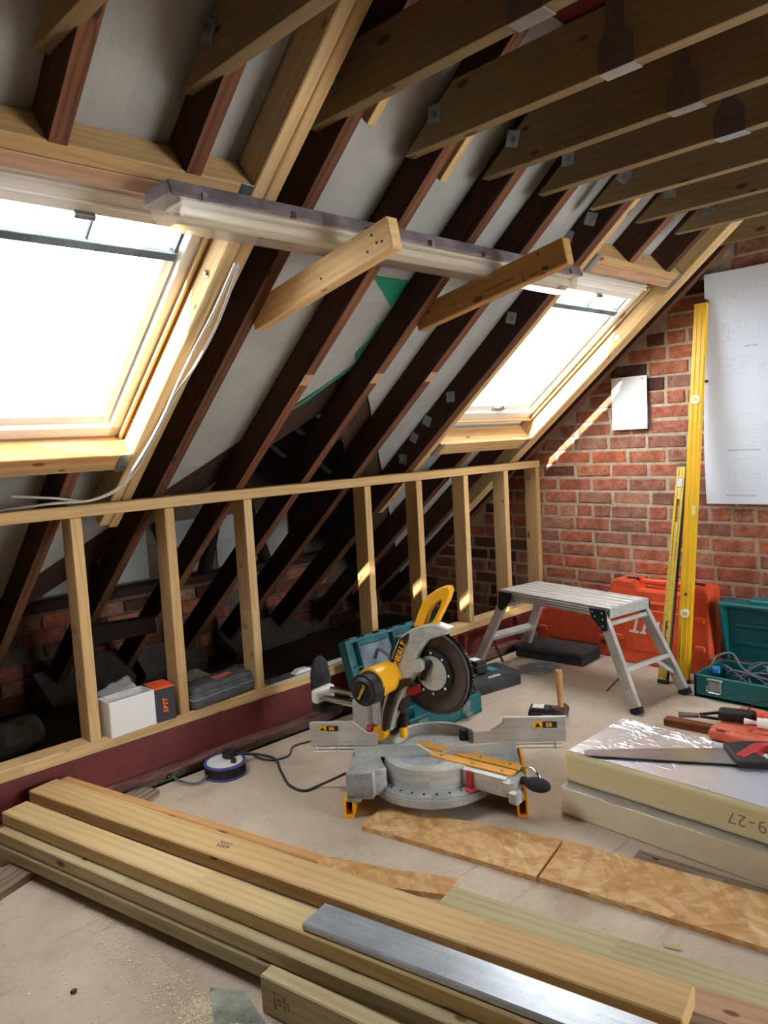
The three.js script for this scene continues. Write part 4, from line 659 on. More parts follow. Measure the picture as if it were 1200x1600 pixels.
// ================================================================== MITRE SAW (local: x to the right of the saw's front, z towards its user)
{
  const t = thing('mitre_saw', 'yellow and grey sliding mitre saw with raised head in front of a teal case', 'saw', [1.98, 0, -1.875], -0.868); t.scale.setScalar(1.05);
  // base
  const up = (g) => g.rotateX(-Math.PI / 2); // shape (x, y) -> (x, -z); depth -> y
  const wingL = up(ext([[-0.31, 0], [-0.215, 0], [-0.21, 0.03], [-0.17, 0.05], [-0.2, 0.14], [-0.15, 0.3], [-0.28, 0.3], [-0.31, 0.2]], 0.095, 0.004)); wingL.translate(0, 0.07, 0);
  const wingR = up(ext([[0.31, 0.03], [0.3, 0.3], [0.12, 0.3], [0.16, 0.18], [0.14, 0.1], [0.22, 0.06]], 0.095, 0.004)); wingR.translate(0, 0.07, 0);
  mesh('base_wing', M(wingL, B(0.05, 0.03, 0.3, [-0.285, 0.075, -0.15])), m.cast, t); mesh('base_wing', M(wingR, B(0.05, 0.03, 0.3, [0.285, 0.075, -0.15])), m.cast, t);
  const cz = -0.19;
  { const s = new THREE.Shape(); s.absarc(0, 0, 0.225, Math.PI * 1.04, Math.PI * 1.96, false); s.lineTo(0.16, 0.05); s.absarc(0, 0, 0.16, Math.PI * 1.9, Math.PI * 1.1, true); const g = up(ext(s, 0.02, 0.003, [], 40)); g.translate(-0.01, 0.072, cz); const r = mesh('scale_ring', g, m.cast, t); const ns = []; for (let i = 0; i < 12; i++) { const a = Math.PI * (1.1 + i * 0.072); ns.push(B(0.012, 0.003, 0.008, [-0.01 + Math.cos(a) * 0.2, 0.093, cz - Math.sin(a) * 0.2], [0, a, 0])); } mesh('detent_notch', M(ns), m.darksteel, r); mesh('rim', up(ext((() => { const q = new THREE.Shape(); q.absarc(0, 0, 0.232, Math.PI * 1.06, Math.PI * 1.94, false); q.absarc(0, 0, 0.215, Math.PI * 1.94, Math.PI * 1.06, true); return q; })(), 0.03, 0.003, [], 40)).translate(-0.01, 0.052, cz), m.cast, r); }
  mesh('turntable', T(C(0.178, 0.181, 0.095, [-0.012, 0.118, cz], 'y', 72)), m.castlight, t);
  { const s = new THREE.Shape(); s.absarc(0, 0, 0.17, 0.12 * Math.PI, 0.88 * Math.PI, false); s.absarc(0, 0, 0.155, 0.88 * Math.PI, 0.12 * Math.PI, true); mesh('table_guard', up(ext(s, 0.045, 0.003, [], 30)).translate(0, 0.16, cz - 0.03), m.castlight, t); }
  const a = [0.848, 0.53], A = (r, y, off = 0) => [a[0] * r - a[1] * off, y, cz + a[1] * r + a[0] * off]; // r along the mitre arm, off across it towards the user
  const angY = -Math.atan2(a[1], a[0]); // turn x axis onto a
  const along = (g, r, y, off = 0) => T(g, A(r, y, off), [0, angY, 0]);
  mesh('mitre_arm', M(along(cbox(0.28, 0.075, 0.125, 0.008), 0.2, 0.126), along(cbox(0.05, 0.06, 0.135, 0.012), 0.335, 0.128), along(cbox(0.04, 0.05, 0.04, 0.008), 0.36, 0.098, 0.05)), m.castlight, t);
  mesh('kerf_plate', along(ext([[-0.1, -0.048], [0.33, -0.048], [0.345, -0.035], [0.345, -0.005], [-0.1, -0.005]], 0.006, 0.001).rotateX(-Math.PI / 2), 0, 0.164), m.kerf, t, 'orange half of the kerf plate'); mesh('kerf_plate', along(ext([[-0.1, 0.005], [0.345, 0.005], [0.345, 0.035], [0.33, 0.048], [-0.1, 0.048]], 0.006, 0.001).rotateX(-Math.PI / 2), 0, 0.164), m.kerf, t);
  mesh('kerf_slot', along(cbox(0.44, 0.004, 0.012, 0.001), 0.125, 0.164), m.black, t);
  for (const [r, o] of [[0.05, 0.03], [0.18, 0.03], [0.3, 0.03], [0.05, -0.03], [0.18, -0.03], [0.3, -0.03]]) mesh('screw', T(C(0.005, 0.005, 0.003, A(r, 0.172, o), 'y', 10)), m.galv, t);
  mesh('detent_lever', M(along(cbox(0.022, 0.06, 0.01, 0.003), 0.19, 0.13, 0.07), along(cbox(0.03, 0.012, 0.03, 0.003), 0.2, 0.095, 0.078)), m.red, t, 'red detent lever');
  { const g = fin(new THREE.SphereGeometry(0.03, 20, 14)); g.scale(1.6, 0.8, 1.0); mesh('mitre_knob', M(along(g, 0.42, 0.135), along(cbox(0.05, 0.02, 0.03, 0.005), 0.37, 0.138)), m.rubber, t, 'black locking knob'); mesh('lever_wire', tube([A(0.34, 0.165, -0.03), A(0.38, 0.175, -0.03), A(0.41, 0.165, -0.02), A(0.42, 0.15, -0.02)], 0.004, 20), m.chrome, t); }
  // feet: yellow hollow square tube ends
  for (const x of [-0.305, 0.305]) { const s = rrect(0.036, 0.072, 0.004, 0, 0.036), h = rrect(0.024, 0.052, 0.002, 0, 0.038, THREE.Path); mesh('foot', ext(s, 0.36, 0.001, [h]).translate(x, 0, -0.36), m.yellow, t, 'yellow hollow foot'); }
  mesh('side_rail', B(0.012, 0.09, 0.3, [0.318, 0.12, -0.17]), m.yellow, t, 'yellow side strip');
  // fences
  const up2 = (pts, d, p) => ext(pts, d, 0.002).translate(...p);
  mesh('base_fence', M(up2([[-0.3, 0.16], [-0.06, 0.16], [0.0, 0.166], [-0.06, 0.205], [-0.3, 0.205]], 0.018, [0, 0, -0.17])), m.castlight, t); mesh('base_fence', M(up2([[0.3, 0.16], [0.06, 0.16], [0.02, 0.168], [0.09, 0.198], [0.3, 0.208]], 0.018, [0, 0, -0.17])), m.castlight, t);
  const warn = print(256, 64, (g, w, h) => { g.fillStyle = '#e9a312'; g.fillRect(0, 0, 100, h); g.fillStyle = '#1d1a16'; g.fillRect(100, 0, 156, h); g.fillStyle = '#1d1a16'; g.beginPath(); g.moveTo(50, 10); g.lineTo(82, 54); g.lineTo(18, 54); g.fill(); g.fillStyle = '#e9a312'; g.fillRect(138, 12, 62, 40); g.fillStyle = '#1d1a16'; g.fillRect(150, 20, 30, 6); g.fillRect(150, 36, 24, 6); });
  const fl = mesh('sliding_fence', M(up2([[-0.46, 0.208], [-0.21, 0.208], [-0.208, 0.25], [-0.245, 0.254], [-0.3, 0.298], [-0.455, 0.298], [-0.463, 0.294]], 0.016, [0, 0, -0.165]), B(0.17, 0.004, 0.016, [-0.37, 0.2, -0.157]), B(0.17, 0.004, 0.016, [-0.37, 0.186, -0.157]), B(0.006, 0.03, 0.016, [-0.44, 0.195, -0.157]), B(0.006, 0.03, 0.016, [-0.36, 0.195, -0.157])), m.fence, t);
  mesh('warning_label', planeG(0.075, 0.02, [-0.39, 0.275, -0.1465]), warn, fl);
  const frr = mesh('sliding_fence', M(up2([[0.145, 0.212], [0.48, 0.212], [0.482, 0.305], [0.255, 0.305], [0.255, 0.283], [0.21, 0.256], [0.145, 0.252]], 0.016, [0, 0, -0.165]), B(0.19, 0.004, 0.016, [0.37, 0.204, -0.157]), B(0.19, 0.004, 0.016, [0.37, 0.19, -0.157]), B(0.006, 0.03, 0.016, [0.44, 0.2, -0.157])), m.fence, t);
  mesh('warning_label', planeG(0.085, 0.024, [0.405, 0.277, -0.1465]), warn, frr);
  mesh('fence_knob', T(C(0.016, 0.018, 0.04, [0.11, 0.225, -0.2], 'y', 16)), m.rubber, t);
  // slide rails and carriage
  const rails = mesh('slide_rail', M(bar(A(-0.57, 0.28, 0.0), A(-0.2, 0.28, 0.0), 0.013, 16), bar(A(-0.57, 0.295, -0.06), A(-0.2, 0.295, -0.06), 0.013, 16)), m.chrome, t);
  mesh('rail_end', along(fin(new RoundedBoxGeometry(0.04, 0.06, 0.12, 3, 0.016)), -0.58, 0.284, -0.03), m.white, rails, 'pale plastic end piece');
  const HU = 0.022, pk = (pts) => pts.map(([px, py]) => { const u = (px - 668) / 336; return [u, 0.475 + (1045 + 103 * u - py) / 368]; }); // traced outline, in metres on the blade plane
  const inPlane = (g, off = 0) => { g.rotateY(angY); const o = A(HU, 0, off); g.translate(o[0], 0, o[2]); return g; }; // shape x -> along the arm, y up, depth -> across
  mesh('carriage', M(along(fin(new RoundedBoxGeometry(0.1, 0.11, 0.15, 3, 0.02)), -0.3, 0.275, -0.01), along(fin(new RoundedBoxGeometry(0.07, 0.17, 0.07, 3, 0.02)), -0.29, 0.225, 0.03), along(fin(new RoundedBoxGeometry(0.14, 0.05, 0.1, 3, 0.015)), -0.22, 0.185, 0.0), along(fin(new RoundedBoxGeometry(0.04, 0.13, 0.035, 3, 0.012)), -0.22, 0.31, 0.055)), m.castlight, t);
  mesh('pivot', M(along(T(C(0.035, 0.035, 0.12, [0, 0, 0], 'z', 24)), -0.2, 0.36), along(cbox(0.07, 0.13, 0.05, 0.01), -0.17, 0.28, 0.0), along(cbox(0.05, 0.06, 0.06, 0.008), -0.13, 0.34, 0.02), along(cbox(0.03, 0.05, 0.03, 0.006), -0.12, 0.27, 0.02)), m.darksteel, t);
  mesh('bevel_lever', along(T(C(0.03, 0.026, 0.04, [0, 0, 0], 'z', 8)), -0.2, 0.222, 0.06), m.sawyellow, t, 'yellow bevel lever'); mesh('bevel_catch', along(cbox(0.025, 0.04, 0.03, 0.006), -0.12, 0.225, 0.03), m.sawyellow, t); mesh('stop_block', along(cbox(0.03, 0.025, 0.03, 0.004), -0.25, 0.22, 0.07), m.red, t);
  // head: housing plate, blade, guard
  mesh('blade_housing', inPlane(ext(pk([[590, 1112], [600, 1068], [611, 1037], [613, 1018], [618, 1005], [626, 991], [636, 983], [648, 978], [660, 976], [673, 976], [682, 977], [702, 988], [696, 995], [682, 996], [667, 998], [657, 1008], [650, 1020], [652, 1036], [640, 1050], [630, 1062], [615, 1092], [608, 1115]]), 0.05, 0.006), 0.012), m.castlight, t);
  const bc = [0, 0.475];
  { const s = new THREE.Shape(), N = 72; for (let i = 0; i < N; i++) { const a0 = i / N * Math.PI * 2, a1 = (i + 0.6) / N * Math.PI * 2; const f = i ? 'lineTo' : 'moveTo'; s[f](bc[0] + Math.cos(a0) * 0.165, bc[1] + Math.sin(a0) * 0.165); s.lineTo(bc[0] + Math.cos(a1) * 0.157, bc[1] + Math.sin(a1) * 0.157); } mesh('blade', inPlane(ext(s, 0.0022, 0), 0), m.blade, t, 'round toothed blade'); }
  const annulus = (r0, r1, d, a0 = 0, a1 = Math.PI * 2) => { const s = new THREE.Shape(); s.absarc(bc[0], bc[1], r1, a0, a1, false); if (a1 - a0 > 6.2) { const h = new THREE.Path(); h.absarc(bc[0], bc[1], r0, 0, Math.PI * 2, true); s.holes.push(h); } else s.absarc(bc[0], bc[1], r0, a1, a0, true); return ext(s, d, 0.0008, [], 48); };
  const guard = mesh('blade_guard', inPlane(annulus(0.09, 0.153, 0.004, -2.6, 1.35), 0.012), m.smoke, t, 'smoky ribbed guard');
  { const ribs = []; for (let i = 0; i < 64; i++) { const an = -2.55 + i * 0.06, r0 = 0.094, r1 = 0.146, pts = []; for (let k = 0; k <= 3; k++) { const r = r0 + (r1 - r0) * k / 3, an2 = an + k * 0.035; pts.push([bc[0] + Math.cos(an2) * r, bc[1] + Math.sin(an2) * r, 0.018]); } ribs.push(tube(pts, 0.0011, 6, 5)); } mesh('rib', inPlane(M(ribs), 0), m.strap, guard); }
  mesh('guard_rim', inPlane(annulus(0.145, 0.152, 0.014, -2.5, 1.3), 0.012), m.blackdust, guard);
  const ring = mesh('guard_ring', inPlane(annulus(0.062, 0.088, 0.006, -2.3, 1.9), 0.02), m.black, t);
  for (const an of [1.55, 0.85, 0.0, -0.7, -1.5, -2.1]) { const o = A(HU + Math.cos(an) * 0.076, bc[1] + Math.sin(an) * 0.076, 0.029); mesh('rivet', T(fin(new THREE.SphereGeometry(0.006, 10, 8)), o), m.chrome, ring); }
  mesh('inner_cover', inPlane(annulus(0.0001, 0.064, 0.008), 0.022), m.castlight, t); mesh('arbor_slot', inPlane(ext(rrect(0.02, 0.09, 0.01, 0, 0).getPoints().map((p) => [p.x * Math.cos(-0.5) - p.y * Math.sin(-0.5) + bc[0] - 0.02, p.x * Math.sin(-0.5) + p.y * Math.cos(-0.5) + bc[1] + 0.012]), 0.01, 0.001), 0.032), m.black, t);
  mesh('arbor', along(T(C(0.024, 0.024, 0.03, [0, 0, 0], 'z', 24)), -0.02, 0.505, 0.05), m.castlight, t);
  mesh('link_lever', inPlane(ext(pk([[645, 1043], [654, 1053], [635, 1055], [622, 1065], [610, 1095], [604, 1114], [597, 1112], [602, 1085], [614, 1056], [628, 1044]]), 0.012, 0.002), 0.068), m.darksteel, t); mesh('red_stop', inPlane(ext(pk([[634, 1060], [650, 1056], [652, 1068], [638, 1072], [630, 1068]]), 0.02, 0.002), 0.02), m.red, t);
  mesh('name_plate', inPlane(ext(pk([[612, 1040], [615, 1022], [622, 1004], [632, 988], [645, 982], [643, 990], [633, 1003], [622, 1030], [616, 1040]]), 0.003, 0), 0.064), m.black, t, 'black name plate');
  { const c = pk([[628, 1011]])[0], e1 = pk([[617, 1030]])[0], e2 = pk([[638, 993]])[0], an = Math.atan2(e2[1] - e1[1], e2[0] - e1[0]); const g = planeG(0.15, 0.04); g.rotateZ(an); g.translate(c[0], c[1], 0.0); mesh('lettering', inPlane(g, 0.0685), print(256, 64, (q) => { q.fillStyle = '#f3b619'; q.font = 'bold 56px sans-serif'; q.textAlign = 'center'; q.fillText('DeWALT', 128, 52); }), t); }
  { // D handle
    const s = shape(pk([[648, 976], [656, 958], [664, 944], [672, 938], [684, 933], [695, 931], [702, 933], [704, 940], [700, 950], [692, 962], [683, 976], [676, 980]])), h = new THREE.Path(pk([[662, 977], [668, 962], [675, 951], [690, 944], [695, 947], [691, 958], [682, 972], [677, 978]]).map((p) => new THREE.Vector2(...p)));
    mesh('handle', inPlane(ext(s, 0.034, 0.005, [h]), 0.012), m.sawyellow, t); mesh('trigger', inPlane(ext(pk([[668, 976], [675, 960], [681, 955], [684, 956], [680, 966], [674, 978]]), 0.016, 0.002), 0.02), m.black, t);
  }
  // motor
  { const mc = pk([[612, 1046]])[0], o = A(HU + mc[0], mc[1], 0), q = (d1, r1, r2, l) => along(T(C(r1, r2, l, [0, 0, 0], 'z', 28)), HU + mc[0], mc[1] + 0.04 - d1 * 0.12, d1);
    mesh('motor', M(q(0.115, 0.06, 0.055, 0.13), along(fin(new RoundedBoxGeometry(0.07, 0.1, 0.1, 3, 0.02)), HU + mc[0] + 0.0, mc[1] + 0.03, 0.08)), m.sawyellow, t, 'yellow motor body');
    mesh('motor_cap', M(q(0.2, 0.058, 0.061, 0.05), q(0.228, 0.042, 0.056, 0.012)), m.black, t, 'black vented motor cap');
    const g = planeG(0.075, 0.026); g.rotateZ(1.05); mesh('lettering', along(g, HU + mc[0], mc[1] + 0.0115, 0.2355), print(256, 88, (c) => { c.fillStyle = '#f0c81a'; c.font = 'bold 58px sans-serif'; c.textAlign = 'center'; c.fillText('DeWALT', 128, 64); }), t); }
  mesh('top_guard', inPlane(ext(pk([[601, 1022], [606, 1008], [618, 986], [623, 988], [612, 1012], [606, 1024]]), 0.02, 0.004), 0.02), m.black, t); mesh('hose', tube([A(-0.24, 0.5, 0.03), A(-0.2, 0.545, 0.05), A(-0.15, 0.53, 0.06), A(-0.13, 0.5, 0.06)], 0.008, 24), m.greycord, t);
  { const g = fin(new THREE.SphereGeometry(0.1, 20, 16)); g.scale(0.32, 1.1, 0.55); const p = g.attributes.position; for (let i = 0; i < p.count; i++) { const k = 1 + 0.14 * (fbm(p.getX(i) * 30 + 3, p.getY(i) * 20, 77) - 0.5); p.setXYZ(i, p.getX(i) * k, p.getY(i), p.getZ(i) * k); } g.computeVertexNormals(); mesh('dust_bag', M(along(g, -0.62, 0.325, -0.06), along(fin(new RoundedBoxGeometry(0.14, 0.06, 0.06, 3, 0.02)), -0.58, 0.225, -0.05)), m.fabric, t, 'black cloth dust bag'); }
  mesh('worn_patch', T(C(0.1, 0.1, 0.0006, [-0.03, 0.1662, cz + 0.03], 'y', 40)), m.aluface, t);
}
solo('power_cable', tube([[1.93, 0.11, -2.24], [1.9, 0.05, -2.34], [1.862, 0.01, -2.41], [1.803, 0.006, -2.425], [1.79, 0.006, -2.5], [1.85, 0.006, -2.65], [1.915, 0.006, -2.79], [1.885, 0.015, -2.86], [1.817, 0.04, -2.86], [1.725, 0.078, -2.825]], 0.0055, 140), m.cord, 'dark power cable running over the floor from the mitre saw to the cable reel', 'cable');
solo('power_cable', tube([[2.25, 0.006, -2.78], [2.144, 0.006, -2.815], [2.057, 0.006, -2.83], [1.97, 0.006, -2.76], [1.9, 0.006, -2.78], [1.868, 0.012, -2.83], [1.85, 0.025, -2.88], [1.76, 0.07, -2.85]], 0.0045, 90), m.cord, 'thin dark cable from the cable reel running behind the mitre saw', 'cable');
{
  const t = thing('cable_reel', 'round blue and white extension reel on the floor by the red beam', 'cable reel', [1.69, 0, -2.835], 0.3);
  mesh('drum', M(C(0.085, 0.082, 0.05, [0, 0.025, 0], 'y', 40)), m.blackdust, t); { const g = M(T(fin(new THREE.TorusGeometry(0.084, 0.007, 10, 48)), [0, 0.054, 0], [Math.PI / 2, 0, 0]), T(fin(new THREE.TorusGeometry(0.084, 0.004, 10, 48)), [0, 0.004, 0], [Math.PI / 2, 0, 0])); mesh('rim', g, m.purple, t, 'blue rim'); }
  mesh('face', C(0.076, 0.078, 0.01, [0, 0.054, 0], 'y', 40), m.white, t, 'white socket face'); mesh('plug', M(RB(0.045, 0.035, 0.05, 0.01, [0.03, 0.078, 0.0]), RB(0.02, 0.02, 0.02, 0.004, [0.0, 0.066, 0.05])), m.black, t);
  const ribs = []; for (let i = 0; i < 40; i++) { const a = i / 40 * 6.283; ribs.push(B(0.004, 0.034, 0.004, [Math.cos(a) * 0.085, 0.026, Math.sin(a) * 0.085], [0, -a, 0])); } mesh('rib', M(ribs), m.rubber, t);
}
solo('supply_cable', tube([[1.62, 0.02, -2.85], [1.55, 0.01, -2.83], [1.5, 0.02, -2.9], [1.5, 0.035, -2.99]], 0.005, 50), m.greycord, 'short grey cord from the cable reel going under the red beam', 'cord');

// ================================================================== FOAM BOARDS, HAND SAW
{
  const L = 1.5, z0 = -1.545;
  const t2 = thing('insulation_board', 'lower pale foam insulation board, set back under the foil-faced one', 'insulation', [2.52, 0, z0 + L / 2]);
  mesh('core', B(0.43, 0.102, L, [0, 0.0515, 0], undefined, 0.004), m.foampale, t2); mesh('facing', B(0.43, 0.001, L, [0, 0.103, 0], undefined, 0.0003), m.foil, t2);
  const t = thing('insulation_board', 'upper foam insulation board with crinkled silver foil facing and a stamped number', 'insulation', [2.565, 0.104, z0 + L / 2 - 0.015]);
  const g = RB(0.43, 0.116, L, 0.02, [0, 0.058, 0], undefined, 3); mesh('core', g, m.foam, t);
  { const f = fin(new THREE.BoxGeometry(0.4, 0.0012, L - 0.03, 60, 1, 200)), p = f.attributes.position; for (let i = 0; i < p.count; i++) { const x = p.getX(i), z = p.getZ(i), e = clamp((x - 0.04) / 0.15); const n = Math.pow(clamp(1 - Math.abs(fbm(x * 26 + 3, z * 9, 401, 3) - 0.5) * 9), 2) * 0.006 * e + 0.0015 * fbm(x * 8, z * 8, 403, 2) + (Math.abs(z + 0.62 - x * 0.3) < 0.012 ? 0.001 : 0); p.setY(i, p.getY(i) + n); } f.computeVertexNormals(); mesh('foil_facing', T(f, [0, 0.1165, 0]), m.foil, t, 'crinkled silver foil'); }
  mesh('stamp', planeG(0.13, 0.065, [-0.2158, 0.058, -0.09], [0, -Math.PI / 2, 0]), print(256, 128, (q) => { q.fillStyle = '#7d7960'; q.font = '100px monospace'; q.save(); q.translate(128, 64); q.rotate(Math.PI); q.textAlign = 'center'; q.textBaseline = 'middle'; q.fillText('9-27', 0, 0); q.restore(); }), t);
}
{
  const t = thing('hand_saw', 'hand saw with a red and black grip lying on the foil-faced board', 'hand saw', [2.5, 0.224, -1.25], 0);
  // from tip to heel along +z, slightly turned
  const g = up3([[0, -0.02], [0.37, -0.06], [0.37, 0.05], [0, 0.025], [-0.02, 0.015], [-0.02, -0.012]], 0.0016); t.rotation.y = 0; mesh('blade', g, m.steel, t);
  const teeth = []; for (let i = 0; i < 90; i++) { const x = i / 90 * 0.37; teeth.push(T(fin(new THREE.ConeGeometry(0.0025, 0.004, 4)), [x, 0.001, 0.027 + x * 0.068], [Math.PI / 2, 0, 0])); } mesh('teeth', M(teeth), m.darksteel, t);
  const grip = new THREE.Shape(); grip.moveTo(0.35, -0.065); grip.lineTo(0.4, -0.085); grip.lineTo(0.5, -0.09); grip.quadraticCurveTo(0.54, -0.05, 0.52, 0.02); grip.quadraticCurveTo(0.52, 0.06, 0.47, 0.065); grip.lineTo(0.36, 0.058);
  const hole = new THREE.Path(); hole.moveTo(0.42, -0.045); hole.quadraticCurveTo(0.46, -0.065, 0.49, -0.05); hole.quadraticCurveTo(0.505, -0.02, 0.49, 0.02); hole.lineTo(0.44, 0.03); hole.quadraticCurveTo(0.41, 0, 0.42, -0.045);
  const gg = ext(grip, 0.022, 0.005, [hole]); gg.rotateX(Math.PI / 2); gg.translate(0, 0.014, 0); mesh('grip', gg, m.black, t, 'black grip');
  const red = new THREE.Shape(); red.moveTo(0.4, -0.03); red.quadraticCurveTo(0.42, -0.07, 0.47, -0.075); red.quadraticCurveTo(0.52, -0.06, 0.51, -0.01); red.lineTo(0.495, -0.01); red.quadraticCurveTo(0.505, -0.05, 0.47, -0.058); red.quadraticCurveTo(0.435, -0.055, 0.428, -0.02); red.lineTo(0.38, 0.03); red.lineTo(0.36, 0.02); const rg = ext(red, 0.03, 0.004); rg.rotateX(Math.PI / 2); rg.translate(0, 0.018, 0); mesh('grip_insert', rg, m.red, t, 'red grip insert');
  t.position.set(2.385, 0.227, -1.46); t.rotation.y = -Math.atan2(0.414, 0.279); t.scale.set(1.33, 1.2, 1.33);
}
function up3(pts, d) { const g = ext(pts, d, 0.0003); g.rotateX(Math.PI / 2); g.translate(0, d, 0); return g; }

// ================================================================== RIGHT-HAND TOOLS ON THE FLOOR
solo('wood_offcut', T(cbox(0.05, 0.035, 0.3, 0.003, 2), [0, 0.0175, 0]), oldw('#8a5634'), 'brown wooden offcut on the floor beside the salmon tool case', 'offcut', [3.36, 0, -1.5], [0, 0.1, 0]);
{
  const t = thing('nailer_case', 'salmon orange plastic tool case lying flat behind the foil-faced board', 'tool case', [3.32, 0, -1.03], 0.0);
  mesh('base', M(RB(0.36, 0.055, 0.66, 0.025, [0, 0.0275, 0], undefined, 4)), m.casesalmon, t); mesh('lid', M(RB(0.365, 0.05, 0.67, 0.022, [0, 0.085, 0], undefined, 4), RB(0.06, 0.025, 0.45, 0.012, [-0.09, 0.11, 0.05]), RB(0.08, 0.04, 0.1, 0.02, [-0.13, 0.1, -0.28])), m.casesalmon, t); mesh('seal', B(0.366, 0.008, 0.64, [0, 0.058, 0.0]), m.black, t, 'black seam'); mesh('grip_hole', RB(0.012, 0.03, 0.04, 0.005, [-0.168, 0.1, -0.28]), mat('#b23a1e', 0.6), t);
  mesh('sticker', B(0.05, 0.001, 0.14, [-0.09, 0.1232, 0.08]), m.card, t, 'white label');
}
solo('chisel_roll', M(RB(0.07, 0.045, 0.15, 0.015, [0, 0.0225, 0])), m.black, 'black tool pouch lying on the salmon tool case', 'pouch', [3.3, 0.111, -1.3], [0, 0.3, 0.05]);
{ const t = thing('pliers', 'grey steel pliers lying across the brown offcut', 'pliers', [3.43, 0.036, -1.52], 0.5); mesh('jaw', M(B(0.02, 0.012, 0.09, [-0.01, 0.008, -0.05], [0, 0.12, 0]), B(0.02, 0.012, 0.09, [0.012, 0.008, -0.05], [0, -0.12, 0])), m.galv, t); mesh('handle', M(tube([[-0.012, 0.01, 0], [-0.04, 0.012, 0.08], [-0.035, 0.014, 0.16]], 0.008, 20), tube([[0.012, 0.01, 0], [0.04, 0.012, 0.08], [0.03, 0.014, 0.16]], 0.008, 20)), m.black, t); }
solo('glue_tube', M(C(0.022, 0.022, 0.13, [0, 0, 0], 'z', 20), C(0.006, 0.014, 0.05, [0, 0, -0.09], 'z', 14)), m.white, 'white tube with an orange band lying on the salmon tool case', 'tube', [3.25, 0.145, -1.13], [0, 0.25, 0]);
solo('tube_cap', M(C(0.0235, 0.0235, 0.03, [0, 0, 0], 'z', 20)), m.case, 'orange cap of a second tube on the salmon tool case', 'cap', [3.3, 0.145, -1.2], [0, 0.25, 0]);
{ const t = thing('hand_drill', 'red and black power tool lying beyond the salmon tool case', 'drill', [3.62, 0.0, -1.24], 0.9); mesh('body', M(C(0.035, 0.03, 0.18, [0, 0.04, 0], 'z', 20)), m.case, t); mesh('grip', RB(0.1, 0.045, 0.05, 0.015, [0.06, 0.03, 0.03]), m.black, t); mesh('chuck', C(0.018, 0.024, 0.05, [0, 0.04, -0.11], 'z', 16), m.black, t); }
solo('wire_loop', tube([[3.42, 0.06, -1.34], [3.45, 0.15, -1.28], [3.45, 0.17, -1.2], [3.44, 0.12, -1.1]], 0.003, 40), m.black, 'thin black wire loop arching over the red power tool', 'wire');
solo('tape_roll', M(T(fin(new THREE.TorusGeometry(0.026, 0.009, 10, 24)), [0, 0.03, 0], [0.2, 0.6, 0])), m.alu, 'small grey roll of tape standing on the salmon tool case', 'tape', [3.37, 0.118, -1.08]);

// ================================================================== TIMBER PILE AND SHEETS ON THE FLOOR
// a board lying along the pile's direction: near lower arris passes (x, z) at its far end
const PD = Math.atan2(0.218, 1); // turn of the pile from the z axis
function plank(name, x, z, L, w, h, y, mt, label, cat = 'timber', ry = PD, off) { // x, z: the corner at the eaves end nearest the camera
  const t = mesh(name, T(cbox(w, h, L, 0.004, 2, off), [w / 2, h / 2, L / 2]), mt, scene); tag(t, label, cat); t.position.set(x, y, z); t.rotation.y = ry; return t;
}
plank('timber_plank', 0.76, -2.815, 2.3, 0.1, 0.046, 0.03, m.green, 'lowest greenish timber of the pile, on the side facing the open floor');
plank('timber_plank', 0.765, -2.83, 2.3, 0.1, 0.047, 0.0765, m.pale, 'timber second from the floor in the pile, a pale strip of its top showing');
plank('timber_plank', 0.793, -2.85, 2.4, 0.098, 0.047, 0.124, m.pale, 'pale weathered timber lying on the near stack of the pile beside the metal straightedge').material = wood('#d5bf8e');
plank('timber_plank', 0.885, -2.93, 2.4, 0.16, 0.047, 0.076, m.greyboard, 'dusty timber sunk between the two top timbers of the pile');
plank('timber_plank', 0.9, -2.9, 2.3, 0.16, 0.045, 0.03, m.pine3, 'bottom timber of the far stack in the pile, mostly hidden');
plank('timber_plank', 0.922, -2.955, 2.33, 0.118, 0.047, 0.1235, m.honey, 'honey coloured timber on top of the far stack, printed with a small black stamp', 'timber', Math.atan2(0.226, 1));
plank('timber_plank', 1.038, -2.96, 1.25, 0.04, 0.046, 0.123, m.orange, 'narrow reddish timber edge along the far side of the honey coloured timber', 'timber', Math.atan2(0.235, 1));
{ const g = planeG(0.07, 0.045, [0, 0, 0], [-Math.PI / 2, 0, 0]); const o = mesh('stamp', g, print(128, 80, (q) => { q.fillStyle = '#4a4434'; q.font = 'bold 40px sans-serif'; q.fillText('KMA', 14, 40); q.font = 'bold 26px sans-serif'; q.fillText('C16 CE', 18, 70); }), scene.getObjectByName('timber_plank_005')); o.position.set(0.06, 0.0476, 0.95); o.rotation.y = 1.7; }
plank('straightedge', 1.09, -1.52, 1.6, 0.1, 0.02, 0.1715, m.aluface, 'silver aluminium straightedge lying on the timber pile', 'straightedge', Math.atan2(0.222, 1));
plank('bearer', 0.1, -2.35, 1.4, 0.12, 0.028, 0.0, m.greyboard, 'old grey bearer plank under the end of the timber pile', 'timber', 1.95 - Math.PI / 2 + Math.PI / 2 + 0.0).rotation.y = Math.PI / 2 + 0.38;
plank('timber_plank', 0.975, -1.55, 1.2, 0.047, 0.1, 0.0, m.pale, 'short stamped timber standing on edge near the sawdust', 'timber', Math.atan2(0.2, 1));
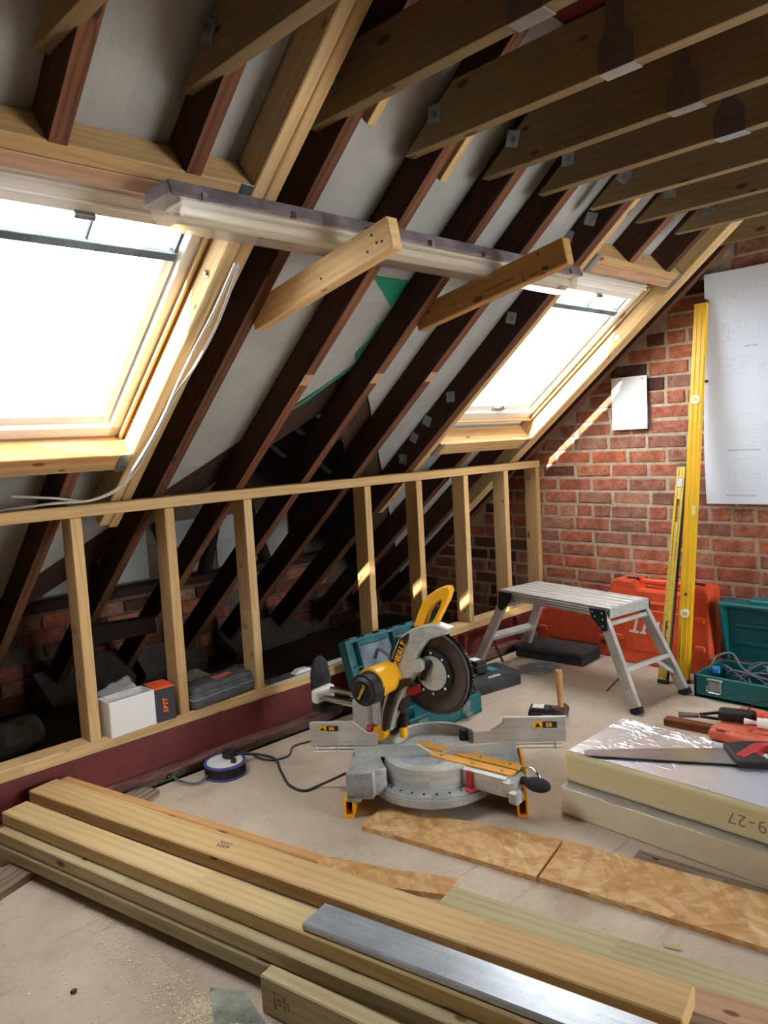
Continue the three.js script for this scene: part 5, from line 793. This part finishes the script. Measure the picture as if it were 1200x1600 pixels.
{ const o = mesh('stamp', planeG(0.1, 0.06, [0, 0, 0], [0, -Math.PI / 2, 0]), print(160, 96, (q) => { q.fillStyle = '#2b2118'; q.save(); q.translate(80, 48); q.rotate(-Math.PI / 2); q.font = 'bold 16px sans-serif'; q.textAlign = 'center'; q.fillText('WOOD 1.4', 0, -28); q.font = 'bold 26px sans-serif'; q.fillText('CE', 0, 0); q.font = 'bold 16px sans-serif'; q.fillText('C24 DRY', 0, 22); q.fillText('4/17', 0, 42); q.restore(); }), scene.getObjectByName('timber_plank_007')); o.position.set(-0.0006, 0.05, 0.07); }
// OSB strips
function board(name, pts, y, h, mt, label, cat) { const g = ext(pts.map(([x, z]) => [x, -z]), h, 0.001); g.rotateX(-Math.PI / 2); boxUV(g, 2, [0.2, 0.4]); const o = mesh(name, g, mt, scene); o.position.y = y; return tag(o, label, cat); }
board('osb_strip', [[1.745, -2.02], [1.905, -2.07], [2.123, -1.422], [1.88, -1.362]], 0, 0.018, m.osb, 'strip of flaky chipboard running out from under the mitre saw', 'board');
board('osb_strip', [[1.885, -1.354], [2.126, -1.414], [2.285, -0.58], [2.03, -0.54]], 0, 0.018, m.osb, 'strip of flaky chipboard beside the foam boards, butted against the strip under the saw', 'board');
board('osb_offcut', [[1.4, -2.2], [1.5, -2.05], [1.6, -1.78], [1.715, -1.54], [1.63, -1.5], [1.42, -1.9], [1.3, -2.2]], 0, 0.018, m.osb, 'ragged flaky chipboard offcut partly hidden behind the honey coloured timber', 'board');
plank('timber_plank', 1.545, -1.475, 1.5, 0.1, 0.045, 0.0, m.green, 'pale greenish timber lying on the floor behind the honey coloured timber', 'timber', Math.atan2(0.225, 1));
plank('floorboard', 2.12, -1.2, 0.7, 0.14, 0.012, -0.0105, m.greyboard, 'worn old floorboard between the chipboard strip and the foam boards', 'board', Math.atan2(0.1, 1));
plank('pink_offcut', 1.5, -0.84, 0.7, 0.13, 0.045, 0.045, m.pink, 'pinkish timber lying past the end of the honey coloured timber', 'timber', Math.atan2(0.24, 1));
plank('wood_chip', 2.0, -1.0, 0.05, 0.02, 0.006, 0.0, m.pale, 'small pale wood chip alone on the floor by the chipboard strip', 'chip', 0.4).position.set(1.845, 0, -0.93);
board('sheet_offcut', [[0.93, -1.72], [0.985, -1.64], [0.955, -1.5], [0.8, -1.36], [0.74, -1.45], [0.86, -1.58]], 0, 0.006, m.greensheet, 'grey-green sheet offcut on the floor beside the sawdust', 'sheet');
{ // sawdust: shavings on the floor
  const q = rng(61), gs = [];
  const put = (cx, cz, sx, sz, n, hgt) => { for (let i = 0; i < n; i++) { const g1 = Math.sqrt(-2 * Math.log(1 - q() * 0.999)), a = q() * 6.283, x = cx + g1 * Math.cos(a) * sx, z = cz + g1 * Math.sin(a) * sz; const l = 0.002 + q() * 0.006; gs.push(T(new THREE.BoxGeometry(l, 0.0012, l * (0.3 + q() * 0.6)), [x, 0.001 + hgt * Math.max(0, 1 - g1 / 1.6) * q(), z], [(q() - 0.5) * 0.8, q() * 6, (q() - 0.5) * 0.8])); } };
  put(0.87, -1.67, 0.02, 0.03, 700, 0.008); put(0.9, -1.55, 0.018, 0.02, 700, 0.01); put(0.86, -1.8, 0.04, 0.07, 260, 0.002); put(0.84, -2.05, 0.03, 0.12, 160, 0.001); put(0.82, -1.55, 0.05, 0.06, 200, 0.002); put(0.95, -1.45, 0.02, 0.03, 200, 0.01); put(0.7, -1.9, 0.12, 0.2, 120, 0); put(0.9, -2.2, 0.04, 0.15, 120, 0);
  const o = solo('sawdust', M(gs), mat('#e9dabb', 0.95), 'pale sawdust and shavings scattered on the floor in front of the timber pile', 'sawdust'); o.userData.kind = 'stuff';
}
solo('pebble', T(fin(new THREE.IcosahedronGeometry(0.007, 2)), [0, 0, 0], [0, 0, 0], [1.3, 0.7, 1]), m.darksteel, 'small dark pebble on the bare floor in front of the pile', 'pebble', [0.68, 0.005, -1.98]);

renderer.render(scene, camera);
